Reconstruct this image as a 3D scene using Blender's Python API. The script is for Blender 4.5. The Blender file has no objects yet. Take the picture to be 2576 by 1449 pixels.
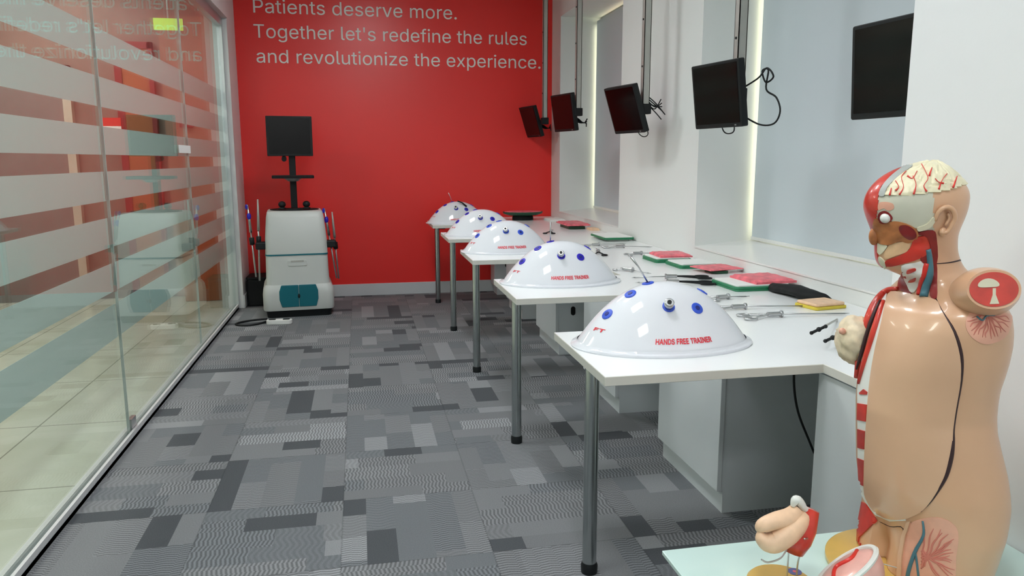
import bpy, bmesh, math, random
from math import sin, cos, pi, radians
from mathutils import Vector, Matrix, noise
random.seed(7)
scene = bpy.context.scene
C = scene.collection
V = Vector

# ------------------------------------------------------------------ camera
cam_d = bpy.data.cameras.new('camera')
cam = bpy.data.objects.new('camera', cam_d)
C.objects.link(cam)
scene.camera = cam
YAW, PITCH, ROLL, FPX = 0.1968, 0.1676, 0.0018, 1912.8
cam_d.sensor_width = 36.0
cam_d.lens = FPX / 2576 * 36.0
cam_d.clip_start = 0.05
_f = V((sin(YAW) * cos(PITCH), cos(YAW) * cos(PITCH), -sin(PITCH)))
_r0 = V((cos(YAW), -sin(YAW), 0))
_d0 = _f.cross(_r0)
_r = cos(ROLL) * _r0 + sin(ROLL) * _d0
_d = -sin(ROLL) * _r0 + cos(ROLL) * _d0
cam.matrix_world = Matrix(((_r.x, -_d.x, -_f.x, 0), (_r.y, -_d.y, -_f.y, 0), (_r.z, -_d.z, -_f.z, 1.3014), (0, 0, 0, 1)))

# ------------------------------------------------------------------ world (daylight outside the windows) and exposure
world = bpy.data.worlds.new('daylight')
scene.world = world
world.use_nodes = True
world.node_tree.nodes['Background'].inputs[0].default_value = (1.0, 0.92, 0.66, 1)
world.node_tree.nodes['Background'].inputs[1].default_value = 4.6
scene.view_settings.view_transform = 'Standard'
scene.view_settings.look = 'None'
scene.view_settings.exposure = 0.0
scene.view_settings.gamma = 1.0
scene.view_settings.use_curve_mapping = False
scene.cycles.use_denoising = True
scene.cycles.max_bounces = 8
scene.cycles.transparent_max_bounces = 16
scene.cycles.sample_clamp_indirect = 6.0
scene.cycles.caustics_reflective = False
scene.cycles.caustics_refractive = False

# room sizes (metres)
XG, XR, YW, CEIL, YB = -1.098, 1.88, 7.42, 2.95, -1.6
XP = 2.22            # plane of the blinds inside the window recesses
WIN = ((5.384, 7.10), (2.35, 4.06))
WZ0, WZ1 = 0.845, 2.60
DESK_Y = (1.835, 2.986, 4.208, 5.388, 6.566)
DZ = 0.74

# ------------------------------------------------------------------ materials
def nodes(m):
    m.use_nodes = True
    return m.node_tree.nodes, m.node_tree.links

def mat(name, col, rough=0.5, metal=0.0, coat=0.0, spec=0.5, emit=None, es=1.0, bump=0.0, bscale=60.0, vary=0.0, vscale=6.0, ior=None, sss=0.0):
    m = bpy.data.materials.new(name)
    N, L = nodes(m)
    b = N['Principled BSDF']
    b.inputs['Base Color'].default_value = (*col, 1)
    b.inputs['Roughness'].default_value = rough
    b.inputs['Metallic'].default_value = metal
    b.inputs['Coat Weight'].default_value = coat
    b.inputs['Specular IOR Level'].default_value = spec
    if sss:
        b.inputs['Subsurface Weight'].default_value = sss
        b.inputs['Subsurface Scale'].default_value = 0.01
    if emit:
        b.inputs['Emission Color'].default_value = (*emit, 1)
        b.inputs['Emission Strength'].default_value = es
    if vary or bump:
        tc = N.new('ShaderNodeTexCoord')
    if vary:
        n = N.new('ShaderNodeTexNoise'); n.inputs['Scale'].default_value = vscale; n.inputs['Detail'].default_value = 4
        L.new(tc.outputs['Object'], n.inputs['Vector'])
        r = N.new('ShaderNodeMapRange')
        r.inputs['From Min'].default_value = 0.3; r.inputs['From Max'].default_value = 0.7
        r.inputs['To Min'].default_value = 1 - vary; r.inputs['To Max'].default_value = 1 + vary
        L.new(n.outputs['Fac'], r.inputs['Value'])
        x = N.new('ShaderNodeVectorMath'); x.operation = 'SCALE'
        x.inputs[0].default_value = col
        L.new(r.outputs[0], x.inputs['Scale'])
        L.new(x.outputs[0], b.inputs['Base Color'])
    if bump:
        n = N.new('ShaderNodeTexNoise'); n.inputs['Scale'].default_value = bscale; n.inputs['Detail'].default_value = 3
        L.new(tc.outputs['Object'], n.inputs['Vector'])
        u = N.new('ShaderNodeBump'); u.inputs['Strength'].default_value = bump; u.inputs['Distance'].default_value = 0.01
        L.new(n.outputs['Fac'], u.inputs['Height'])
        L.new(u.outputs[0], b.inputs['Normal'])
    return m

def math_node(N, L, op, a, b=None, c=None, clamp=False):
    n = N.new('ShaderNodeMath'); n.operation = op; n.use_clamp = clamp
    for i, v in enumerate((a, b, c)):
        if v is None: continue
        if isinstance(v, (int, float)): n.inputs[i].default_value = v
        else: L.new(v, n.inputs[i])
    return n.outputs[0]

def carpet_mat():
    m = bpy.data.materials.new('carpet_tiles')
    N, L = nodes(m)
    b = N['Principled BSDF']; b.inputs['Roughness'].default_value = 0.95; b.inputs['Specular IOR Level'].default_value = 0.1
    M = lambda op, a, b_=None, c=None, clamp=False: math_node(N, L, op, a, b_, c, clamp)
    tc = N.new('ShaderNodeTexCoord'); s = N.new('ShaderNodeSeparateXYZ'); L.new(tc.outputs['Object'], s.inputs[0])
    T = 0.50
    x = M('DIVIDE', M('ADD', s.outputs[0], 20.1), T); y = M('DIVIDE', M('ADD', s.outputs[1], 20.16), T)
    tx, ty = M('FLOOR', x), M('FLOOR', y)
    fx, fy = M('FRACT', x), M('FRACT', y)
    def rnd(a, b_, c=0.0):
        cb = N.new('ShaderNodeCombineXYZ')
        for i, v in enumerate((a, b_, c)):
            if isinstance(v, (int, float)): cb.inputs[i].default_value = v
            else: L.new(v, cb.inputs[i])
        w = N.new('ShaderNodeTexWhiteNoise'); w.noise_dimensions = '3D'; L.new(cb.outputs[0], w.inputs['Vector'])
        return w.outputs['Value']
    par = M('MODULO', M('ADD', tx, ty), 2.0)                    # quarter-turned tiles alternate
    flip = M('GREATER_THAN', par, 0.5)
    inv = M('SUBTRACT', 1.0, flip)
    p = M('ADD', M('MULTIPLY', fx, inv), M('MULTIPLY', fy, flip))     # along the planks
    q = M('ADD', M('MULTIPLY', fy, inv), M('MULTIPLY', fx, flip))     # across the planks
    tid = M('ADD', M('MULTIPLY', tx, 7.13), M('MULTIPLY', ty, 3.71))
    q5 = M('MULTIPLY', M('ADD', q, M('MULTIPLY', M('SINE', M('MULTIPLY', q, 6.283)), 0.035)), 5.0)
    row = M('FLOOR', q5); fq = M('FRACT', q5)
    off = rnd(tid, row, 1.0)
    pp = M('MULTIPLY', M('ADD', p, off), M('ADD', 1.0, M('FLOOR', M('MULTIPLY', rnd(tid, row, 9.0), 2.3))))
    pl = M('FLOOR', pp); fp = M('FRACT', pp)
    r1 = rnd(M('ADD', tid, M('MULTIPLY', pl, 0.37)), row, 2.0)
    r2 = rnd(M('ADD', tid, M('MULTIPLY', pl, 0.37)), row, 5.0)
    ramp = N.new('ShaderNodeValToRGB'); ramp.color_ramp.interpolation = 'CONSTANT'
    e = ramp.color_ramp.elements
    e[0].position = 0; e[0].color = (0.088, 0.095, 0.104, 1)
    e[1].position = 0.10; e[1].color = (0.172, 0.183, 0.196, 1)
    for pos, c in ((0.40, 0.202), (0.66, 0.222), (0.89, 0.285)):
        k = e.new(pos); k.color = (c * 0.97, c, c * 1.05, 1)
    L.new(r1, ramp.inputs[0])
    # ribbed figures: slanted dashes in half of the planks
    P, Q = M('MULTIPLY', p, T), M('MULTIPLY', q, T)
    zig = M('ABSOLUTE', M('SUBTRACT', M('FRACT', M('MULTIPLY', Q, 15.0)), 0.5))
    lane = M('FLOOR', M('MULTIPLY', Q, 30.0))
    ph = M('ADD', M('MULTIPLY', P, 430.0), M('MULTIPLY', zig, 5.0))
    wv = M('SINE', M('ADD', ph, M('MULTIPLY', rnd(lane, tid, 3.0), 6.0)))
    wv2 = M('SINE', M('ADD', M('MULTIPLY', P, 300.0), M('MULTIPLY', M('SINE', M('MULTIPLY', Q, 60.0)), 2.5)))
    rib = M('MULTIPLY', M('GREATER_THAN', r2, 0.45), M('GREATER_THAN', r1, 0.10))
    rib2 = M('MULTIPLY', M('LESS_THAN', r2, 0.20), M('GREATER_THAN', r1, 0.10))
    a1 = M('MULTIPLY', M('MULTIPLY', wv, rib), 0.34)
    a2 = M('MULTIPLY', M('MULTIPLY', wv2, rib2), 0.10)
    nz = N.new('ShaderNodeTexNoise'); nz.inputs['Scale'].default_value = 260; nz.inputs['Detail'].default_value = 2
    L.new(tc.outputs['Object'], nz.inputs['Vector'])
    fz = M('MULTIPLY', M('SUBTRACT', nz.outputs['Fac'], 0.5), 0.7)
    edge = M('MULTIPLY', M('LESS_THAN', M('MINIMUM', M('MINIMUM', fx, fy), M('SUBTRACT', 1.0, M('MAXIMUM', fx, fy))), 0.006), -0.18)
    k = M('ADD', M('ADD', M('ADD', 1.0, a1), M('ADD', a2, fz)), edge)
    vm = N.new('ShaderNodeVectorMath'); vm.operation = 'SCALE'
    L.new(ramp.outputs[0], vm.inputs[0]); L.new(k, vm.inputs['Scale'])
    L.new(vm.outputs[0], b.inputs['Base Color'])
    u = N.new('ShaderNodeBump'); u.inputs['Strength'].default_value = 0.35; u.inputs['Distance'].default_value = 0.004
    L.new(k, u.inputs['Height']); L.new(u.outputs[0], b.inputs['Normal'])
    return m

def stone_mat():
    m = bpy.data.materials.new('polished_stone_tiles')
    N, L = nodes(m)
    b = N['Principled BSDF']; b.inputs['Roughness'].default_value = 0.16
    tc = N.new('ShaderNodeTexCoord')
    n = N.new('ShaderNodeTexNoise'); n.inputs['Scale'].default_value = 1.6; n.inputs['Detail'].default_value = 6; n.inputs['Distortion'].default_value = 1.2
    L.new(tc.outputs['Object'], n.inputs['Vector'])
    r = N.new('ShaderNodeValToRGB')
    r.color_ramp.elements[0].position = 0.3; r.color_ramp.elements[0].color = (0.56, 0.58, 0.46, 1)
    r.color_ramp.elements[1].position = 0.75; r.color_ramp.elements[1].color = (0.74, 0.76, 0.66, 1)
    L.new(n.outputs['Fac'], r.inputs[0])
    br = N.new('ShaderNodeTexBrick'); br.offset = 0.0
    br.inputs['Scale'].default_value = 1.0; br.inputs['Brick Width'].default_value = 0.8; br.inputs['Row Height'].default_value = 0.8
    br.inputs['Mortar Size'].default_value = 0.004; br.inputs['Color1'].default_value = br.inputs['Color2'].default_value = (1, 1, 1, 1)
    br.inputs['Mortar'].default_value = (0.45, 0.45, 0.42, 1)
    L.new(tc.outputs['Object'], br.inputs['Vector'])
    mx = N.new('ShaderNodeMix'); mx.data_type = 'RGBA'; mx.blend_type = 'MULTIPLY'; mx.inputs[0].default_value = 1
    L.new(r.outputs[0], mx.inputs[6]); L.new(br.outputs[0], mx.inputs[7]); L.new(mx.outputs[2], b.inputs['Base Color'])
    return m

def pane_mat(name, tint, r0=0.04, boost=1.0):
    """Plain glass pane: mirror reflection rising towards grazing angles, the rest passes straight through."""
    m = bpy.data.materials.new(name)
    N, L = nodes(m)
    N.remove(N['Principled BSDF'])
    out = N['Material Output']
    M = lambda op, a, b_=None, c=None, clamp=False: math_node(N, L, op, a, b_, c, clamp)
    g = N.new('ShaderNodeNewGeometry')
    dp = N.new('ShaderNodeVectorMath'); dp.operation = 'DOT_PRODUCT'
    L.new(g.outputs['Incoming'], dp.inputs[0]); L.new(g.outputs['Normal'], dp.inputs[1])
    c = M('ABSOLUTE', dp.outputs['Value'])
    sch = M('ADD', r0, M('MULTIPLY', 1 - r0, M('POWER', M('SUBTRACT', 1.0, c), 4.6)))
    fac = M('MULTIPLY', sch, boost, None, True)
    gl = N.new('ShaderNodeBsdfGlossy'); gl.inputs['Roughness'].default_value = 0.0; gl.inputs['Color'].default_value = (0.93, 0.98, 0.96, 1)
    tr = N.new('ShaderNodeBsdfTransparent'); tr.inputs['Color'].default_value = (*tint, 1)
    mx = N.new('ShaderNodeMixShader')
    L.new(fac, mx.inputs[0]); L.new(tr.outputs[0], mx.inputs[1]); L.new(gl.outputs[0], mx.inputs[2])
    L.new(mx.outputs[0], out.inputs['Surface'])
    return m

def film_mat():
    m = bpy.data.materials.new('frosted_film')
    N, L = nodes(m)
    N.remove(N['Principled BSDF'])
    d = N.new('ShaderNodeBsdfDiffuse'); d.inputs['Color'].default_value = (0.76, 0.83, 0.82, 1)
    t = N.new('ShaderNodeBsdfTranslucent'); t.inputs['Color'].default_value = (0.76, 0.83, 0.82, 1)
    tr = N.new('ShaderNodeBsdfTransparent')
    m1 = N.new('ShaderNodeMixShader'); m1.inputs[0].default_value = 0.45
    m2 = N.new('ShaderNodeMixShader'); m2.inputs[0].default_value = 0.04
    L.new(d.outputs[0], m1.inputs[1]); L.new(t.outputs[0], m1.inputs[2])
    L.new(m1.outputs[0], m2.inputs[1]); L.new(tr.outputs[0], m2.inputs[2])
    L.new(m2.outputs[0], N['Material Output'].inputs['Surface'])
    return m

MT = dict(
    carpet=carpet_mat(), stone=stone_mat(),
    glass=pane_mat('clear_glass', (0.93, 0.965, 0.95), 0.045, 1.0),
    film=film_mat(),
    red=mat('red_paint', (0.86, 0.030, 0.026), 0.33, spec=0.5, bump=0.02, bscale=120),
    white=mat('white_paint', (0.80, 0.81, 0.81), 0.55, bump=0.02, bscale=90),
    cream=mat('cream_paint', (0.79, 0.81, 0.79), 0.55),
    ceil=mat('ceiling_white', (0.82, 0.82, 0.80), 0.8),
    skirting=mat('skirting_grey', (0.62, 0.64, 0.66), 0.4),
    blind=mat('blind_fabric', (0.62, 0.69, 0.73), 0.75, bump=0.03, bscale=300),
    sill=mat('sill_white', (0.82, 0.82, 0.80), 0.3),
    letter=mat('white_vinyl', (0.85, 0.86, 0.82), 0.45),
    lam=mat('white_laminate', (0.86, 0.88, 0.89), 0.22, bump=0.01),
    lamedge=mat('laminate_edge', (0.66, 0.65, 0.60), 0.4),
    cab=mat('cabinet_grey_white', (0.66, 0.70, 0.72), 0.35),
    chrome=mat('brushed_chrome', (0.45, 0.48, 0.48), 0.22, 1.0),
    steel=mat('steel', (0.55, 0.56, 0.57), 0.28, 1.0),
    joint=mat('joint_silicone', (0.45, 0.50, 0.48), 0.5),
    chan=mat('channel_satin', (0.66, 0.67, 0.68), 0.5, 0.3),
    alu=mat('anodised_aluminium', (0.62, 0.65, 0.66), 0.35, 0.9),
    pole=mat('galvanised_channel', (0.44, 0.44, 0.41), 0.45, 0.35),
    black=mat('black_plastic', (0.008, 0.010, 0.011), 0.5, spec=0.3),
    blackm=mat('black_matt', (0.011, 0.012, 0.013), 0.7, spec=0.25),
    screen=mat('dark_screen', (0.003, 0.002, 0.002), 0.10, spec=0.25),
    shell=mat('white_gloss_plastic', (0.74, 0.76, 0.81), 0.06, coat=0.0),
    port=mat('blue_rubber', (0.03, 0.09, 0.60), 0.45),
    port2=mat('deep_blue_rubber', (0.02, 0.01, 0.45), 0.45),
    portc=mat('dark_blue_rubber', (0.01, 0.02, 0.20), 0.5),
    print_=mat('red_print', (0.72, 0.03, 0.05), 0.5),
    cartw=mat('cart_off_white', (0.60, 0.62, 0.60), 0.4),
    teal=mat('teal_plastic', (0.0, 0.13, 0.17), 0.35),
    green=mat('green_tray', (0.02, 0.20, 0.09), 0.4),
    dgreen=mat('dark_green_tray', (0.012, 0.07, 0.035), 0.4),
    pink=mat('pink_silicone', (0.80, 0.16, 0.20), 0.45, vary=0.25, vscale=30),
    peach=mat('peach_silicone', (0.82, 0.55, 0.36), 0.45, vary=0.1, vscale=40),
    yellow=mat('yellow_silicone', (0.66, 0.52, 0.05), 0.5),
    paper=mat('white_foam', (0.82, 0.83, 0.81), 0.7),
    lamp=mat('lit_diffuser', (1, 1, 1), 0.5, emit=(0.955, 0.985, 1.0), es=33.5),
    lampc=mat('corridor_diffuser', (1, 1, 1), 0.5, emit=(1.0, 0.96, 0.90), es=33.0),
    exitg=mat('lit_exit_sign', (0.3, 0.5, 0.1), 0.5, emit=(0.55, 0.9, 0.12), es=1.2),
)

# ------------------------------------------------------------------ mesh helpers
class MB:
    def __init__(s): s.v = []; s.f = []; s.m = []
    def add(s, vs, fs, mi=0):
        o = len(s.v); s.v += [tuple(v) for v in vs]; s.f += [tuple(i + o for i in f) for f in fs]; s.m += [mi] * len(fs); return s
    def box(s, x0, x1, y0, y1, z0, z1, mi=0, mtx=None):
        vs = [V((x, y, z)) for x in (x0, x1) for y in (y0, y1) for z in (z0, z1)]
        if mtx: vs = [mtx @ v for v in vs]
        return s.add(vs, [(0, 1, 3, 2), (4, 6, 7, 5), (0, 4, 5, 1), (2, 3, 7, 6), (0, 2, 6, 4), (1, 5, 7, 3)], mi)
    def tube(s, pts, r, n=8, mi=0, cap=True, closed=False):
        pts = [V(p) for p in pts]; k = len(pts); rs = r if isinstance(r, (list, tuple)) else [r] * k
        up = None; rings = []
        for i, p in enumerate(pts):
            a = pts[(i - 1) % k] if (i > 0 or closed) else p
            b = pts[(i + 1) % k] if (i < k - 1 or closed) else p
            t = (b - a).normalized()
            if up is None: up = V((0, 0, 1)) if abs(t.z) < 0.9 else V((1, 0, 0))
            x = t.cross(up)
            if x.length < 1e-5: x = t.orthogonal()
            x.normalize(); y = t.cross(x).normalized(); up = -y if False else up
            up = (x.cross(t)).normalized()
            rings.append([p + (x * cos(2 * pi * j / n) + y * sin(2 * pi * j / n)) * rs[i] for j in range(n)])
        vs = [v for rg in rings for v in rg]; fs = []
        m = k if closed else k - 1
        for i in range(m):
            for j in range(n):
                a = i * n + j; b = i * n + (j + 1) % n; i2 = (i + 1) % k
                fs.append((a, b, i2 * n + (j + 1) % n, i2 * n + j))
        if cap and not closed:
            fs.append(tuple(range(n - 1, -1, -1))); fs.append(tuple((k - 1) * n + j for j in range(n)))
        return s.add(vs, fs, mi)
    def lathe(s, prof, n=32, mi=0, c=(0, 0, 0), sx=1, sy=1, cap0=True, cap1=True, mtx=None):
        vs = []; fs = []
        for r, z in prof:
            for j in range(n):
                a = 2 * pi * j / n; v = V((c[0] + r * sx * cos(a), c[1] + r * sy * sin(a), c[2] + z))
                vs.append(mtx @ v if mtx else v)
        for i in range(len(prof) - 1):
            for j in range(n):
                fs.append((i * n + j, i * n + (j + 1) % n, (i + 1) * n + (j + 1) % n, (i + 1) * n + j))
        if cap0: fs.append(tuple(range(n - 1, -1, -1)))
        if cap1: fs.append(tuple((len(prof) - 1) * n + j for j in range(n)))
        return s.add(vs, fs, mi)
    def prism(s, poly, z0, z1, mi=0, mtx=None):
        n = len(poly)
        vs = [V((x, y, z0)) for x, y in poly] + [V((x, y, z1)) for x, y in poly]
        if mtx: vs = [mtx @ v for v in vs]
        fs = [tuple(range(n - 1, -1, -1)), tuple(range(n, 2 * n))] + [(i, (i + 1) % n, n + (i + 1) % n, n + i) for i in range(n)]
        return s.add(vs, fs, mi)
    def ball(s, c, rx, ry=None, rz=None, n=20, k=12, mi=0, mtx=None):
        ry = ry or rx; rz = rz or rx
        vs = []; fs = []
        for i in range(1, k):
            for j in range(n):
                a = pi * i / k; b = 2 * pi * j / n
                vs.append(V((rx * sin(a) * cos(b), ry * sin(a) * sin(b), rz * cos(a))))
        vs += [V((0, 0, rz)), V((0, 0, -rz))]
        vs = [V(c) + (mtx @ v if mtx else v) for v in vs]
        for i in range(k - 2):
            for j in range(n):
                fs.append((i * n + j, (i + 1) * n + j, (i + 1) * n + (j + 1) % n, i * n + (j + 1) % n))
        t = (k - 1) * n
        for j in range(n):
            fs.append((t, j, (j + 1) % n)); fs.append((t + 1, (k - 2) * n + (j + 1) % n, (k - 2) * n + j))
        return s.add(vs, fs, mi)
    def build(s, name, m, parent=None, smooth=False, bevel=0.0, seg=2, label=None, sub=0):
        me = bpy.data.meshes.new(name)
        me.from_pydata(s.v, [], s.f)
        ms = m if isinstance(m, (list, tuple)) else [m]
        for a in ms: me.materials.append(MT[a] if isinstance(a, str) else a)
        if len(ms) > 1: me.polygons.foreach_set('material_index', s.m)
        bm = bmesh.new(); bm.from_mesh(me); bmesh.ops.recalc_face_normals(bm, faces=bm.faces); bm.to_mesh(me); bm.free()
        if smooth: me.polygons.foreach_set('use_smooth', [True] * len(me.polygons))
        o = bpy.data.objects.new(name, me); C.objects.link(o)
        if parent: o.parent = parent
        if bevel:
            b = o.modifiers.new('bevel', 'BEVEL'); b.width = bevel; b.segments = seg; b.limit_method = 'ANGLE'; b.angle_limit = radians(40); b.harden_normals = False
        if sub:
            b = o.modifiers.new('subdivision', 'SUBSURF'); b.levels = b.render_levels = sub
        if label: o['label'] = label
        return o

def smooth_angle(o, deg=35):
    me = o.data
    me.polygons.foreach_set('use_smooth', [True] * len(me.polygons))
    me.set_sharp_from_angle(angle=radians(deg))
    return o

def spline(pts, n=6, closed=False):
    """Catmull-Rom through the points."""
    P = [V(p) for p in pts]; k = len(P); out = []
    for i in range(k if closed else k - 1):
        if closed: a, b, c, d = P[i - 1], P[i], P[(i + 1) % k], P[(i + 2) % k]
        else: a, b, c, d = P[max(i - 1, 0)], P[i], P[i + 1], P[min(i + 2, k - 1)]
        for j in range(n):
            t = j / n
            out.append(0.5 * ((2 * b) + (c - a) * t + (2 * a - 5 * b + 4 * c - d) * t * t + (3 * b - a - 3 * c + d) * t ** 3))
    if not closed: out.append(P[-1])
    return out

def rrect(w, h, r, n=5, cx=0, cy=0):
    out = []
    for sx, sy, a0 in ((1, 1, 0), (-1, 1, 90), (-1, -1, 180), (1, -1, 270)):
        for i in range(n + 1):
            a = radians(a0 + 90 * i / n)
            out.append((cx + sx * (w / 2 - r) + r * cos(a), cy + sy * (h / 2 - r) + r * sin(a)))
    return out

def thing(name, label, cat, loc=(0, 0, 0), rz=0, group=None):
    o = bpy.data.objects.new(name, None); C.objects.link(o)
    o.empty_display_size = 0.05
    o.location = loc; o.rotation_euler = (0, 0, rz); o['label'] = label; o['category'] = cat
    if group: o['group'] = group
    return o

def tag(o, label, cat, group=None, kind=None):
    o['label'] = label; o['category'] = cat
    if group: o['group'] = group
    if kind: o['kind'] = kind
    return o

def struct(o): o['kind'] = 'structure'; return o

def kids(o): return [c for c in bpy.data.objects if c.parent == o]

def copy_tree(o, parent=None):
    c = o.copy(); C.objects.link(c)
    if parent: c.parent = parent
    for ch in kids(o): copy_tree(ch, c)
    return c

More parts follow.
